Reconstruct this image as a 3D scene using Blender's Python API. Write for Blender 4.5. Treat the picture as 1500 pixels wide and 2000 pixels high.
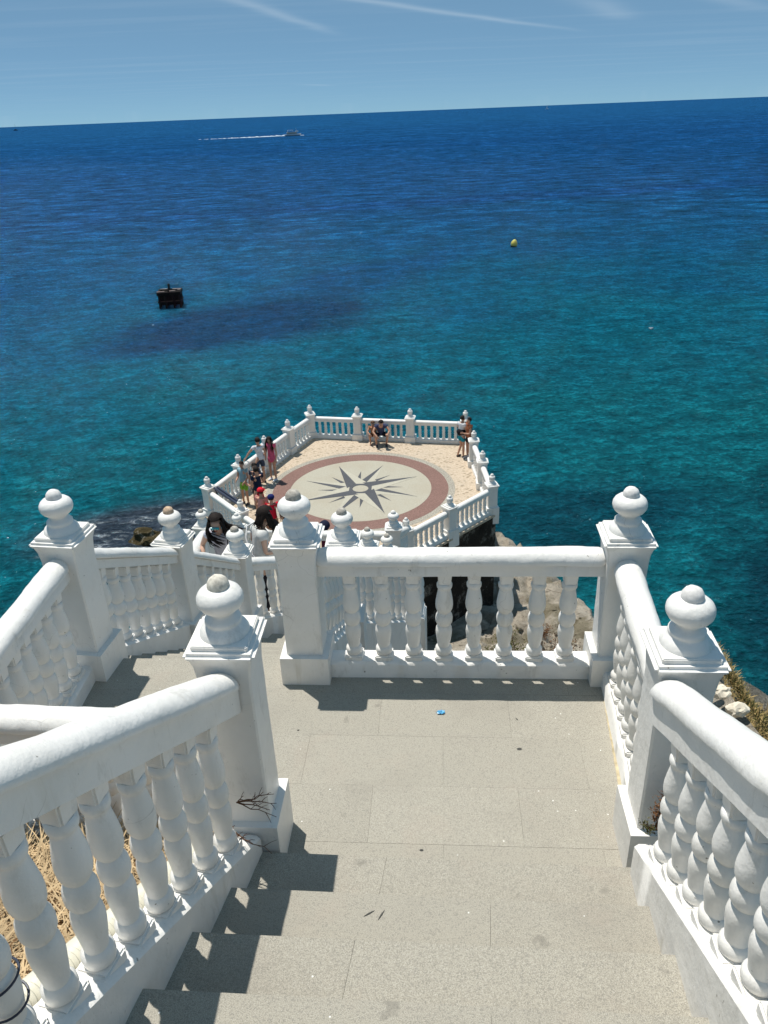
import bpy, bmesh, math, random
from mathutils import Vector, Matrix, noise
R_ = math.radians
random.seed(11)
S = bpy.context.scene
for o in list(bpy.data.objects):
    bpy.data.objects.remove(o)

# ------------------------------------------------------------------ camera
ROLL, PITCH = R_(2.3), R_(26.9)
EYE = Vector((0, 0, 3.6))
Fw = Vector((0, math.cos(PITCH), -math.sin(PITCH)))
U0 = Vector((0, math.sin(PITCH), math.cos(PITCH)))
R0 = Vector((1, 0, 0))
Rt = R0*math.cos(ROLL) - U0*math.sin(ROLL)
Up = U0*math.cos(ROLL) + R0*math.sin(ROLL)
cd = bpy.data.cameras.new('camera')
cam = bpy.data.objects.new('camera', cd)
S.collection.objects.link(cam)
cam.matrix_world = Matrix(((Rt.x, Up.x, -Fw.x, EYE.x), (Rt.y, Up.y, -Fw.y, EYE.y), (Rt.z, Up.z, -Fw.z, EYE.z), (0, 0, 0, 1)))
cd.sensor_fit = 'VERTICAL'; cd.sensor_height = 36; cd.lens = 36*1540/2000
cd.clip_start = .05; cd.clip_end = 120000
S.camera = cam

# ------------------------------------------------------------------ world, sun, exposure
SUN = Vector((-.235, .265, 1)).normalized()
EL = math.asin(SUN.z)
AZ = math.atan2(SUN.x, SUN.y)            # from +Y towards +X
w = bpy.data.worlds.new('World'); S.world = w; w.use_nodes = True
nt = w.node_tree; nt.nodes.clear()
def N(nt, t, **k):
    n = nt.nodes.new(t)
    for a, b in k.items(): setattr(n, a, b)
    return n
def MATH(nt, op, a, b=None, c=None, clamp=False):
    n = N(nt, 'ShaderNodeMath', operation=op, use_clamp=clamp)
    for i, v in enumerate((a, b, c)):
        if v is None: continue
        if isinstance(v, (int, float)): n.inputs[i].default_value = v
        else: nt.links.new(v, n.inputs[i])
    return n.outputs[0]
def MIXC(nt, fac, a, b, blend='MIX'):
    n = N(nt, 'ShaderNodeMix', data_type='RGBA', blend_type=blend)
    for i, v in ((0, fac), (6, a), (7, b)):
        if isinstance(v, (int, float)): n.inputs[i].default_value = v
        elif isinstance(v, tuple): n.inputs[i].default_value = v if len(v) == 4 else (*v, 1)
        else: nt.links.new(v, n.inputs[i])
    return n.outputs[2]
def RAMP(nt, fac, stops, interp='LINEAR'):
    n = N(nt, 'ShaderNodeValToRGB'); n.color_ramp.interpolation = interp
    e = n.color_ramp.elements
    while len(e) < len(stops): e.new(.5)
    for i, (p, c) in enumerate(stops):
        e[i].position = p
        e[i].color = (c, c, c, 1) if isinstance(c, (int, float)) else (*c, 1)
    nt.links.new(fac, n.inputs[0]); return n.outputs[0]
def RANGE(nt, v, a, b, c=0., d=1., smooth=False):
    n = N(nt, 'ShaderNodeMapRange'); n.clamp = True
    if smooth: n.interpolation_type = 'SMOOTHSTEP'
    nt.links.new(v, n.inputs[0])
    for i, x in enumerate((a, b, c, d)): n.inputs[i+1].default_value = x
    return n.outputs[0]
def NOISE(nt, vec, scale, detail=4., rough=.55, dist=0.):
    n = N(nt, 'ShaderNodeTexNoise'); n.inputs['Scale'].default_value = scale
    n.inputs['Detail'].default_value = detail; n.inputs['Roughness'].default_value = rough
    n.inputs['Distortion'].default_value = dist
    if vec is not None: nt.links.new(vec, n.inputs['Vector'])
    return n.outputs[0]
def MAP(nt, vec, loc=(0, 0, 0), rot=(0, 0, 0), sc=(1, 1, 1)):
    n = N(nt, 'ShaderNodeMapping'); nt.links.new(vec, n.inputs[0])
    n.inputs[1].default_value = loc; n.inputs[2].default_value = rot; n.inputs[3].default_value = sc
    return n.outputs[0]
sky = N(nt, 'ShaderNodeTexSky', sky_type='NISHITA')
sky.sun_disc = False; sky.sun_elevation = EL; sky.sun_rotation = AZ
sky.altitude = 0; sky.air_density = .3; sky.dust_density = 0; sky.ozone_density = 6.0
tc = N(nt, 'ShaderNodeTexCoord')
sep = N(nt, 'ShaderNodeSeparateXYZ'); nt.links.new(tc.outputs['Generated'], sep.inputs[0])
zc = MATH(nt, 'MAXIMUM', sep.outputs[2], .01)
px = MATH(nt, 'DIVIDE', sep.outputs[0], zc); py = MATH(nt, 'DIVIDE', sep.outputs[1], zc)
cmb = N(nt, 'ShaderNodeCombineXYZ'); nt.links.new(px, cmb.inputs[0]); nt.links.new(py, cmb.inputs[1])
def img_dir(x, y):
    d = Fw + Rt*((x-750)/1540) - Up*((y-1000)/1540)
    return Vector((d.x/d.z, d.y/d.z))
wob = NOISE(nt, MAP(nt, cmb.outputs[0], sc=(.5, .5, .5)), .8, 3)
total = None
for (a, b, wid, amp) in (((430, -10), (660, 68), .13, .20), ((640, -8), (1130, 60), .12, .24), ((1160, 5), (1230, 40), .22, .16), ((1350, -20), (1500, 22), .2, .13), ((600, 165), (650, 168), .35, .10)):
    A, B = img_dir(*a), img_dir(*b); d = (B-A); L = d.length; d /= L; n_ = Vector((-d.y, d.x))
    along = MATH(nt, 'ADD', MATH(nt, 'MULTIPLY', px, d.x), MATH(nt, 'MULTIPLY', py, d.y))
    across = MATH(nt, 'ADD', MATH(nt, 'MULTIPLY', px, n_.x), MATH(nt, 'MULTIPLY', py, n_.y))
    al = MATH(nt, 'DIVIDE', MATH(nt, 'SUBTRACT', along, A.dot(d)), L)
    bend = MATH(nt, 'MULTIPLY', MATH(nt, 'SUBTRACT', wob, .5), .35)
    ac = MATH(nt, 'ADD', MATH(nt, 'SUBTRACT', across, A.dot(n_)), bend)
    g = MATH(nt, 'EXPONENT', MATH(nt, 'MULTIPLY', MATH(nt, 'POWER', MATH(nt, 'DIVIDE', MATH(nt, 'ABSOLUTE', ac), wid), 2), -1))
    m = MATH(nt, 'MULTIPLY', RANGE(nt, al, -.6, .2, 0, 1, True), RANGE(nt, al, .5, 1.15, 1, 0, True))
    v = MATH(nt, 'MULTIPLY', MATH(nt, 'MULTIPLY', g, m), amp)
    total = v if total is None else MATH(nt, 'ADD', total, v)
cir = RANGE(nt, NOISE(nt, MAP(nt, cmb.outputs[0], rot=(0, 0, .35), sc=(.25, 1.1, 1)), .7, 6, .6), .5, .8, 0, .10)
total = MATH(nt, 'ADD', total, cir, clamp=True)
tint = MIXC(nt, 1., sky.outputs[0], (.84, .97, .86), 'MULTIPLY')
veil = MIXC(nt, .62, tint, (1.80, 3.35, 4.80))
csky = MIXC(nt, total, veil, (5.6, 6.6, 7.4))
bg = N(nt, 'ShaderNodeBackground'); nt.links.new(csky, bg.inputs[0]); bg.inputs[1].default_value = .103
out = N(nt, 'ShaderNodeOutputWorld'); nt.links.new(bg.outputs[0], out.inputs[0])
ld = bpy.data.lights.new('sun', 'SUN'); ld.energy = 4.5; ld.angle = R_(.53); ld.color = (1, .955, .875)
sun = bpy.data.objects.new('sun', ld); S.collection.objects.link(sun)
sun.rotation_euler = SUN.to_track_quat('Z', 'Y').to_euler()
S.view_settings.view_transform = 'Standard'; S.view_settings.look = 'None'
S.view_settings.exposure = 0.12; S.view_settings.gamma = 1.0; S.view_settings.use_curve_mapping = False
S.render.engine = 'CYCLES'
S.cycles.max_bounces = 6; S.cycles.sample_clamp_indirect = 6

# ------------------------------------------------------------------ helpers
COL = S.collection
def link(o, parent=None):
    COL.objects.link(o)
    if parent is not None: o.parent = parent
    return o
def obj(name, me, mat, parent=None, loc=None):
    o = bpy.data.objects.new(name, me)
    if mat is not None and not me.materials: me.materials.append(mat)
    if loc is not None: o.location = loc
    return link(o, parent)
def tag(o, label=None, cat=None, group=None, kind=None):
    if label: o['label'] = label
    if cat: o['category'] = cat
    if group: o['group'] = group
    if kind: o['kind'] = kind
    return o
def thing(name, loc, rz, label, cat, group=None):
    o = bpy.data.objects.new(name, None); o.location = loc; o.rotation_euler = (0, 0, rz)
    o.empty_display_size = .2
    link(o); return tag(o, label, cat, group)
def dupe(src, loc, rz=None, label=None, scale=None):
    r = src.copy(); COL.objects.link(r); r.location = loc
    if rz is not None: r.rotation_euler = (0, 0, rz)
    if scale: r.scale = scale
    if label: r['label'] = label
    for ch in list(src.children):
        c = ch.copy(); COL.objects.link(c); c.parent = r
        for g in list(ch.children):
            d = g.copy(); COL.objects.link(d); d.parent = c
    return r
def finish(bm, name, smooth=None, bevel=0, seg=2):
    if bevel:
        es = [e for e in bm.edges if len(e.link_faces) == 2 and e.calc_face_angle(0) > .6]
        bmesh.ops.bevel(bm, geom=es, offset=bevel, segments=seg, profile=.6, affect='EDGES', clamp_overlap=True)
    bmesh.ops.recalc_face_normals(bm, faces=bm.faces)
    me = bpy.data.meshes.new(name); bm.to_mesh(me); bm.free()
    if smooth is not None:
        me.shade_smooth(); me.set_sharp_from_angle(angle=R_(smooth))
    return me
def add_box(bm, c, s, rz=0, rot=None):
    vs = []
    M = Matrix.Rotation(rz, 3, 'Z') if rot is None else rot
    for k in range(8):
        p = Vector(((k & 1)-.5, ((k >> 1) & 1)-.5, ((k >> 2) & 1)-.5))
        p = Vector((p.x*s[0], p.y*s[1], p.z*s[2]))
        vs.append(bm.verts.new(M @ p + Vector(c)))
    for f in ((0, 2, 3, 1), (4, 5, 7, 6), (0, 1, 5, 4), (2, 6, 7, 3), (0, 4, 6, 2), (1, 3, 7, 5)):
        bm.faces.new([vs[i] for i in f])
    return vs
def add_lathe(bm, prof, n=24, c=(0, 0, 0), squash=1.):
    rings = []
    for r, z in prof:
        rings.append([bm.verts.new((c[0]+r*math.cos(2*math.pi*k/n), c[1]+r*squash*math.sin(2*math.pi*k/n), c[2]+z)) for k in range(n)])
    for a, b in zip(rings, rings[1:]):
        for k in range(n): bm.faces.new((a[k], a[(k+1) % n], b[(k+1) % n], b[k]))
    bm.faces.new(rings[0][::-1]); bm.faces.new(rings[-1])
def add_prism(bm, pts, z0, z1):
    a = [bm.verts.new((p[0], p[1], z0)) for p in pts]; b = [bm.verts.new((p[0], p[1], z1)) for p in pts]
    n = len(pts)
    for k in range(n): bm.faces.new((a[k], a[(k+1) % n], b[(k+1) % n], b[k]))
    bm.faces.new(a[::-1]); bm.faces.new(b)
def add_tube(bm, pts, r, n=8, r1=None):
    pts = [Vector(p) for p in pts]; rings = []
    for i, p in enumerate(pts):
        t = (pts[min(i+1, len(pts)-1)] - pts[max(i-1, 0)]).normalized()
        a = t.cross(Vector((0, 0, 1)) if abs(t.z) < .9 else Vector((1, 0, 0))).normalized(); b = t.cross(a)
        rr = r if r1 is None else r + (r1-r)*i/(len(pts)-1)
        rings.append([bm.verts.new(p + (a*math.cos(2*math.pi*k/n) + b*math.sin(2*math.pi*k/n))*rr) for k in range(n)])
    for x, y in zip(rings, rings[1:]):
        for k in range(n): bm.faces.new((x[k], x[(k+1) % n], y[(k+1) % n], y[k]))
    bm.faces.new(rings[0][::-1]); bm.faces.new(rings[-1])
def add_blob(bm, c, r, sub=2, amp=.15, fr=1.5, seed=0.):
    res = bmesh.ops.create_icosphere(bm, subdivisions=sub, radius=1)
    c = Vector(c)
    for v in res['verts']:
        k = 1 + amp*noise.noise(v.co*fr + Vector((seed, seed*.7, 1.3*seed)))*2
        v.co = Vector((v.co.x*r[0], v.co.y*r[1], v.co.z*r[2]))*k + c

# ------------------------------------------------------------------ materials
def mat(name, base=(.5, .5, .5), rough=.7, spec=.3, metal=0.):
    m = bpy.data.materials.new(name); m.use_nodes = True
    b = m.node_tree.nodes['Principled BSDF']
    b.inputs['Base Color'].default_value = (*base, 1); b.inputs['Roughness'].default_value = rough
    b.inputs['Specular IOR Level'].default_value = spec; b.inputs['Metallic'].default_value = metal
    return m, m.node_tree, b
def POS(nt): return N(nt, 'ShaderNodeNewGeometry').outputs['Position']
def bump(nt, b, h, strength, dist, prev=None):
    n = N(nt, 'ShaderNodeBump'); n.inputs['Strength'].default_value = strength; n.inputs['Distance'].default_value = dist
    nt.links.new(h, n.inputs['Height'])
    if prev is not None: nt.links.new(prev, n.inputs['Normal'])
    nt.links.new(n.outputs[0], b.inputs['Normal']); return n.outputs[0]
def white_paint(name, tone=(.79, .785, .77), dirt=.5):
    m, nt, b = mat(name, tone, .42, .35)
    P = POS(nt)
    big = NOISE(nt, P, 1.7, 5, .6)
    c = MIXC(nt, RANGE(nt, big, .40, .66, 0, .8), tone, (.73, .71, .665))
    # rubbed grey smears and small chips with dark edges
    sm = NOISE(nt, MAP(nt, P, sc=(1, 1, .35)), 9, 7, .72)
    c = MIXC(nt, RANGE(nt, sm, .57, .76, 0, dirt), c, (.42, .40, .36))
    ms = NOISE(nt, P, 3.3, 6, .7)
    c = MIXC(nt, RANGE(nt, ms, .55, .76, 0, .40), c, (.62, .60, .55))
    dk = NOISE(nt, MAP(nt, P, sc=(1, 1, .10)), 17, 4, .6)
    c = MIXC(nt, MATH(nt, 'MULTIPLY', RANGE(nt, dk, .55, .72), RANGE(nt, NOISE(nt, P, 2.3, 3), .52, .66, 0, .45)), c, (.50, .46, .37))
    vc = N(nt, 'ShaderNodeTexVoronoi', feature='DISTANCE_TO_EDGE'); vc.inputs['Scale'].default_value = 3.1
    wv_ = N(nt, 'ShaderNodeVectorMath', operation='ADD'); nz_ = N(nt, 'ShaderNodeTexNoise'); nz_.inputs['Scale'].default_value = 5; nt.links.new(P, nz_.inputs[0]); nt.links.new(P, wv_.inputs[0]); sc_ = N(nt, 'ShaderNodeVectorMath', operation='SCALE'); nt.links.new(nz_.outputs[1], sc_.inputs[0]); sc_.inputs['Scale'].default_value = .16; nt.links.new(sc_.outputs[0], wv_.inputs[1]); nt.links.new(wv_.outputs[0], vc.inputs[0])
    crk = MATH(nt, 'MULTIPLY', RANGE(nt, vc.outputs[0], .0, .0035, .5, 0), RANGE(nt, NOISE(nt, P, 1.9, 2), .56, .64))
    c = MIXC(nt, crk, c, (.25, .23, .20))
    ch = NOISE(nt, P, 46, 3, .5)
    gate = RANGE(nt, NOISE(nt, P, 5, 2), .5, .62)
    c = MIXC(nt, MATH(nt, 'MULTIPLY', RANGE(nt, ch, .70, .74), gate), c, (.22, .20, .17))
    nt.links.new(c, b.inputs['Base Color'])
    nt.links.new(RANGE(nt, big, .3, .7, .32, .58), b.inputs['Roughness'])
    n1 = bump(nt, b, NOISE(nt, P, 13, 5, .6), .75, .009)
    bump(nt, b, NOISE(nt, P, 95, 3, .6), .35, .0015, n1)
    return m
M_WHITE = white_paint('white_paint', (.80, .785, .755), .6)
M_WHITE_FAR = white_paint('white_paint_weathered', (.79, .775, .74), .35)
def terrazzo(name, base=(.375, .352, .296), sc=1.):
    m, nt, b = mat(name, base, .78, .25)
    P = POS(nt)
    g = NOISE(nt, P, 300*sc, 2, .8)
    c = RAMP(nt, g, [(.33, tuple(x*.55 for x in base)), (.46, tuple(x*.88 for x in base)), (.58, tuple(min(1, x*1.12) for x in base)), (.72, (.52, .50, .45))])
    v = N(nt, 'ShaderNodeTexVoronoi'); v.inputs['Scale'].default_value = 190*sc; nt.links.new(P, v.inputs[0])
    hs = N(nt, 'ShaderNodeSeparateColor'); nt.links.new(v.outputs['Color'], hs.inputs[0])
    c = MIXC(nt, RANGE(nt, hs.outputs[0], .72, .95, 0, .55), c, (.20, .19, .17))
    v2 = N(nt, 'ShaderNodeTexVoronoi'); v2.inputs['Scale'].default_value = 26; nt.links.new(P, v2.inputs[0])
    h2 = N(nt, 'ShaderNodeSeparateColor'); nt.links.new(v2.outputs['Color'], h2.inputs[0])
    sp = MATH(nt, 'MULTIPLY', RANGE(nt, v2.outputs['Distance'], .07, .13, 1, 0), RANGE(nt, h2.outputs[1], .955, .96))
    c = MIXC(nt, sp, c, (.85, .84, .8))
    st = NOISE(nt, P, 1.35, 6, .62)
    c = MIXC(nt, RANGE(nt, st, .50, .72, 0, .34), c, (.23, .21, .18), 'MIX')
    st2 = NOISE(nt, P, 2.6, 4, .6, .6)
    c = MIXC(nt, RANGE(nt, st2, .55, .70, 0, .18), c, (.40, .33, .27))
    sp3 = NOISE(nt, P, 7.5, 3, .5)
    c = MIXC(nt, RANGE(nt, sp3, .69, .76, 0, .45), c, (.16, .15, .13))
    oi = N(nt, 'ShaderNodeObjectInfo'); tn = RANGE(nt, oi.outputs['Random'], 0, 1, .965, 1.03)
    cb = N(nt, 'ShaderNodeCombineXYZ')
    for i_ in range(3): nt.links.new(tn, cb.inputs[i_])
    c = MIXC(nt, 1., c, cb.outputs[0], 'MULTIPLY')
    nt.links.new(c, b.inputs['Base Color'])
    bump(nt, b, g, .5, .0018)
    return m
M_TERRA = terrazzo('terrazzo_slab')
M_JOINT, _, _ = mat('mortar_joint', (.33, .31, .26), .9)
def plain(name, c, rough=.75, spec=.25, var=.25, sc=6., metal=0., bmp=0.):
    m, nt, b = mat(name, c, rough, spec, metal)
    P = N(nt, 'ShaderNodeTexCoord').outputs['Object']
    nn = NOISE(nt, P, sc, 4)
    cc = MIXC(nt, RANGE(nt, nn, .3, .7), tuple(x*(1-var) for x in c), tuple(min(1, x*(1+var)) for x in c))
    nt.links.new(cc, b.inputs['Base Color'])
    if bmp: bump(nt, b, nn, .6, bmp)
    return m
def rock_mat(name, light=(.60, .53, .43), dark=(.34, .28, .205), grass=.0):
    m, nt, b = mat(name, light, .92, .15)
    P = POS(nt)
    n1 = NOISE(nt, P, 1.6, 9, .72)
    c = RAMP(nt, n1, [(.30, dark), (.43, tuple(.75*x for x in light)), (.55, light), (.75, (.68, .63, .54))])
    v = N(nt, 'ShaderNodeTexVoronoi', feature='DISTANCE_TO_EDGE'); v.inputs['Scale'].default_value = 2.3
    nt.links.new(MAP(nt, P, sc=(1, 1, 1.6)), v.inputs[0])
    wv = MATH(nt, 'ADD', v.outputs[0], MATH(nt, 'MULTIPLY', NOISE(nt, P, 7, 4), .12))
    wv = MATH(nt, 'ADD', wv, MATH(nt, 'MULTIPLY', NOISE(nt, P, 1.3, 4), .5))
    c = MIXC(nt, RANGE(nt, wv, .26, .30, .6, 0), c, (.14, .11, .08))
    hole = NOISE(nt, P, 17, 6, .78)
    c = MIXC(nt, RANGE(nt, hole, .56, .66, 0, .8), c, (.09, .07, .05))
    veg = RANGE(nt, NOISE(nt, P, .55, 5, .6), .52, .60)
    c = MIXC(nt, MATH(nt, 'MULTIPLY', veg, .5 if grass else .0), c, (.14, .12, .045))
    nt.links.new(c, b.inputs['Base Color'])
    a = bump(nt, b, n1, 1., .25); bump(nt, b, hole, 1., .09, a)
    return m
M_ROCK = rock_mat('sandy_rock', grass=1.)
M_SHADEROCK = rock_mat('painted_shade_rock', (.055, .044, .034), (.016, .013, .011))  # deep shade on the platform wall, put into a near-black rock colour
M_SHOREROCK = rock_mat('wet_rock', (.10, .078, .035), (.03, .024, .015))
M_WHITEROCK = plain('pale_stone', (.70, .63, .51), .9, .1, .22, 9, bmp=.02)

# ------------------------------------------------------------------ sea (structure)
SEA = -20.
def sea_material():
    m, nt, b = mat('sea_water', (.02, .1, .12), .12, .22)
    b.inputs['IOR'].default_value = 1.33
    P = POS(nt); sp = N(nt, 'ShaderNodeSeparateXYZ'); nt.links.new(P, sp.inputs[0])
    X, Y = sp.outputs[0], sp.outputs[1]
    flat = N(nt, 'ShaderNodeCombineXYZ'); nt.links.new(X, flat.inputs[0]); nt.links.new(Y, flat.inputs[1]); F = flat.outputs[0]
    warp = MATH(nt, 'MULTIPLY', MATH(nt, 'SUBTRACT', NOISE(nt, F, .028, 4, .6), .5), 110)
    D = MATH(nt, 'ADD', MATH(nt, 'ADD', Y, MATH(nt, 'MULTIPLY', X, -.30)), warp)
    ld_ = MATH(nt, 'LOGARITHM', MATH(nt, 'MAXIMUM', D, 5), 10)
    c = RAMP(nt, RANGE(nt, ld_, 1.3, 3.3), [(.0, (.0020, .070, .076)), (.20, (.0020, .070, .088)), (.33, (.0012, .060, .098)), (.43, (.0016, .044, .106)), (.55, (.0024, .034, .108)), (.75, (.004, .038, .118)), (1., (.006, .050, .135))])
    def patch(cx, cy, rot, rx, ry, soft=.55, wn=.10, amt=1., wamp=1.1):
        mp = MAP(nt, F, sc=(1, 1, 1)); 
        n = N(nt, 'ShaderNodeVectorMath', operation='SUBTRACT'); nt.links.new(F, n.inputs[0]); n.inputs[1].default_value = (cx, cy, 0)
        r = MAP(nt, n.outputs[0], rot=(0, 0, -rot))
        s = N(nt, 'ShaderNodeVectorMath', operation='DIVIDE'); nt.links.new(r, s.inputs[0]); s.inputs[1].default_value = (rx, ry, 1)
        l = N(nt, 'ShaderNodeVectorMath', operation='LENGTH'); nt.links.new(s.outputs[0], l.inputs[0])
        d = MATH(nt, 'ADD', l.outputs['Value'], MATH(nt, 'MULTIPLY', MATH(nt, 'SUBTRACT', NOISE(nt, F, wn, 5, .65), .5), wamp))
        return RANGE(nt, d, 1-soft, 1+soft*.4, amt, 0, True)
    c = MIXC(nt, patch(-6, 124, R_(55), 44, 10, .5, .06, .72), c, (.002, .030, .088))
    c = MIXC(nt, patch(-17, 102, R_(32), 21, 12.5, .42, .09, .95, .8), c, (.0010, .018, .056))
    c = MIXC(nt, patch(25, 34, R_(60), 21, 9, .6, .11, .88), c, (.001, .020, .030))
    c = MIXC(nt, patch(13, 45, R_(15), 13, 5.5, .6, .11, .8), c, (.001, .024, .036))
    c = MIXC(nt, patch(60, 250, R_(10), 140, 14, .6, .03, .5), c, (.003, .028, .11))
    c = MIXC(nt, patch(-14.0, 46.0, R_(14), 9.5, 4.6, .45, .35, .92, .6), c, (.026, .026, .034))
    # foam round the reef at the foot of the rock
    fm = patch(-14.6, 45.0, R_(14), 7.6, 3.6, .5, .3, 1, .9)
    streak = NOISE(nt, MAP(nt, F, rot=(0, 0, .3), sc=(.55, 1.3, 1)), 1.1, 8, .75, 1.2)
    foam = MATH(nt, 'MULTIPLY', fm, RANGE(nt, streak, .53, .68, 0, .50))
    c = MIXC(nt, foam, c, (.55, .60, .62))
    # long calm slicks far out
    sl = NOISE(nt, MAP(nt, F, rot=(0, 0, .02), sc=(.0015, .013, 1)), 1, 5, .6)
    c = MIXC(nt, MATH(nt, 'MULTIPLY', RANGE(nt, sl, .56, .70), RANGE(nt, Y, 150, 500, 0, .30)), c, (.012, .060, .17))
    c = MIXC(nt, MATH(nt, 'MULTIPLY', RANGE(nt, sl, .44, .30), RANGE(nt, Y, 80, 400, 0, .28)), c, (.002, .022, .10))
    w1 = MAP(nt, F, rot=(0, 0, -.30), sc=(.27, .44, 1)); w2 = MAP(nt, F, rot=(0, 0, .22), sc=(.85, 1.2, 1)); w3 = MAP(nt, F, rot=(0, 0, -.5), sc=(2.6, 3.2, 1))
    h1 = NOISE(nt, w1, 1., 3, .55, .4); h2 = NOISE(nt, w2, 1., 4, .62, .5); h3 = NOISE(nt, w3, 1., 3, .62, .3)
    # wave light and shade painted into the colour: crests lighter, troughs darker
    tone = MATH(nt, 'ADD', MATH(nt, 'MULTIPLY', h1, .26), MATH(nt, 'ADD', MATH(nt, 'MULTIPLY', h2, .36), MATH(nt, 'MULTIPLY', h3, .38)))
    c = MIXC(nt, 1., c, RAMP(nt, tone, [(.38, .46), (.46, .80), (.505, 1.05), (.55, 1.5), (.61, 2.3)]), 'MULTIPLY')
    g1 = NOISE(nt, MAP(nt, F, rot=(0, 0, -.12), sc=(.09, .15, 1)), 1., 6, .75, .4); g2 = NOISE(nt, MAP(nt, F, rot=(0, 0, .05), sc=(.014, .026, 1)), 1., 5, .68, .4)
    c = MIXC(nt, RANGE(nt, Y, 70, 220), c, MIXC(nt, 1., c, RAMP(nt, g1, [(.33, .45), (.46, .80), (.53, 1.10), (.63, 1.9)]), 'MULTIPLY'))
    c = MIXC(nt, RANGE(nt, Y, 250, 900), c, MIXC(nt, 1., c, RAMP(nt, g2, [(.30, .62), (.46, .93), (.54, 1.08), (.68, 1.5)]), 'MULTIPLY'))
    near = RANGE(nt, Y, 60, 600, 1, .35)
    hh = MATH(nt, 'ADD', MATH(nt, 'ADD', MATH(nt, 'MULTIPLY', h1, 1.5), MATH(nt, 'MULTIPLY', h2, .85)), MATH(nt, 'MULTIPLY', MATH(nt, 'MULTIPLY', h3, .42), near))
    n = N(nt, 'ShaderNodeBump'); nt.links.new(hh, n.inputs['Height']); n.inputs['Distance'].default_value = .62
    nt.links.new(RANGE(nt, Y, 100, 2600, 1., .32), n.inputs['Strength'])
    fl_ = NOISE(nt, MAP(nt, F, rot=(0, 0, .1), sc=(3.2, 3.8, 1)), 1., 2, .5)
    glint = MATH(nt, 'MULTIPLY', RANGE(nt, fl_, .735, .765), MATH(nt, 'MULTIPLY', RANGE(nt, h1, .50, .60), MATH(nt, 'MULTIPLY', RANGE(nt, Y, 120, 60), RANGE(nt, X, 12, -8, .15, 1))))
    c = MIXC(nt, glint, c, (.85, .88, .88))  # sun sparkles painted as white flecks in the base colour
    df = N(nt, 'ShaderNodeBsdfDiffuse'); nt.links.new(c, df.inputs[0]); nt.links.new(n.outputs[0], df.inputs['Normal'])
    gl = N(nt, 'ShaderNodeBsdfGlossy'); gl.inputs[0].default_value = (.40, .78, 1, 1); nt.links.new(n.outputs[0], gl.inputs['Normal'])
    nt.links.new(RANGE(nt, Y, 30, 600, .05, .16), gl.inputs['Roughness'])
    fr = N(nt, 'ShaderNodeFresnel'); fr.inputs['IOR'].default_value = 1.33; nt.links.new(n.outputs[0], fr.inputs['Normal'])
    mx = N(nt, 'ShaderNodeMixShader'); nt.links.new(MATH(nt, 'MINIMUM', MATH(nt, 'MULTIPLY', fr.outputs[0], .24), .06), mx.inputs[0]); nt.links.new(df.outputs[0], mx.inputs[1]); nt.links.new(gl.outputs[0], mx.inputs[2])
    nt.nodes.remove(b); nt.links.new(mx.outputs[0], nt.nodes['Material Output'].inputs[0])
    return m
bm = bmesh.new()
xs = [-60000, -3000, -600, -150, 0, 150, 600, 3000, 60000]; ys = [-3000, -200, 0, 100, 300, 900, 3000, 12000, 70000]
g = [[bm.verts.new((x, y, SEA)) for x in xs] for y in ys]
for j in range(len(ys)-1):
    for i in range(len(xs)-1): bm.faces.new((g[j][i], g[j][i+1], g[j+1][i+1], g[j+1][i]))
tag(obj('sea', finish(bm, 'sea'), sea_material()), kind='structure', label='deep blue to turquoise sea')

# ------------------------------------------------------------------ terrain (structure)
POLY = [(-5.6, -9), (-5.4, 3), (-5.0, 6), (-5.6, 11), (-6.6, 17), (-6.6, 22.6), (-3.8, 25.6), (2.2, 25.4), (4.5, 25.3), (6.3, 20.5), (5.1, 12.2), (3.75, 7.2), (3.6, 5), (4.3, 2), (5.4, -9)]
def poly_dist(x, y):
    inside = False; best = 1e9; n = len(POLY)
    for k in range(n):
        x1, y1 = POLY[k]; x2, y2 = POLY[(k+1) % n]
        dx, dy = x2-x1, y2-y1
        t = max(0, min(1, ((x-x1)*dx+(y-y1)*dy)/(dx*dx+dy*dy)))
        best = min(best, math.hypot(x-x1-t*dx, y-y1-t*dy))
        if (y1 > y) != (y2 > y) and x < (x2-x1)*(y-y1)/(y2-y1)+x1: inside = not inside
    return -best if inside else best
def lerp(a, b, t): return a+(b-a)*max(0., min(1., t))
def ground_top(x, y):
    # profile down the headland
    if y < 2.9: z = .55*(2.9-y)-.42
    elif y < 4.7: z = -.42
    elif y < 5.3: z = lerp(-.42, -1.7, (y-4.7)/.6)
    elif y < 16.5: z = -1.7-.665*(y-5.3)
    else: z = -9.15-.26*(y-16.5) if y < 20.5 else -10.2
    if x > 1.8 and y < 5.3: z = min(z, lerp(z, -1.55 + .45*(5.3-y)*.6, (x-1.8)/.8))
    if x < -2.6 and y < 5.3: z = min(z, lerp(z, -1.35+.50*max(0, 3.5-y), (-2.6-x)/.7))
    if -3.2 < x < -.9 and y < 3.12: z = .50*(2.9-y)+.06
    return z
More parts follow.
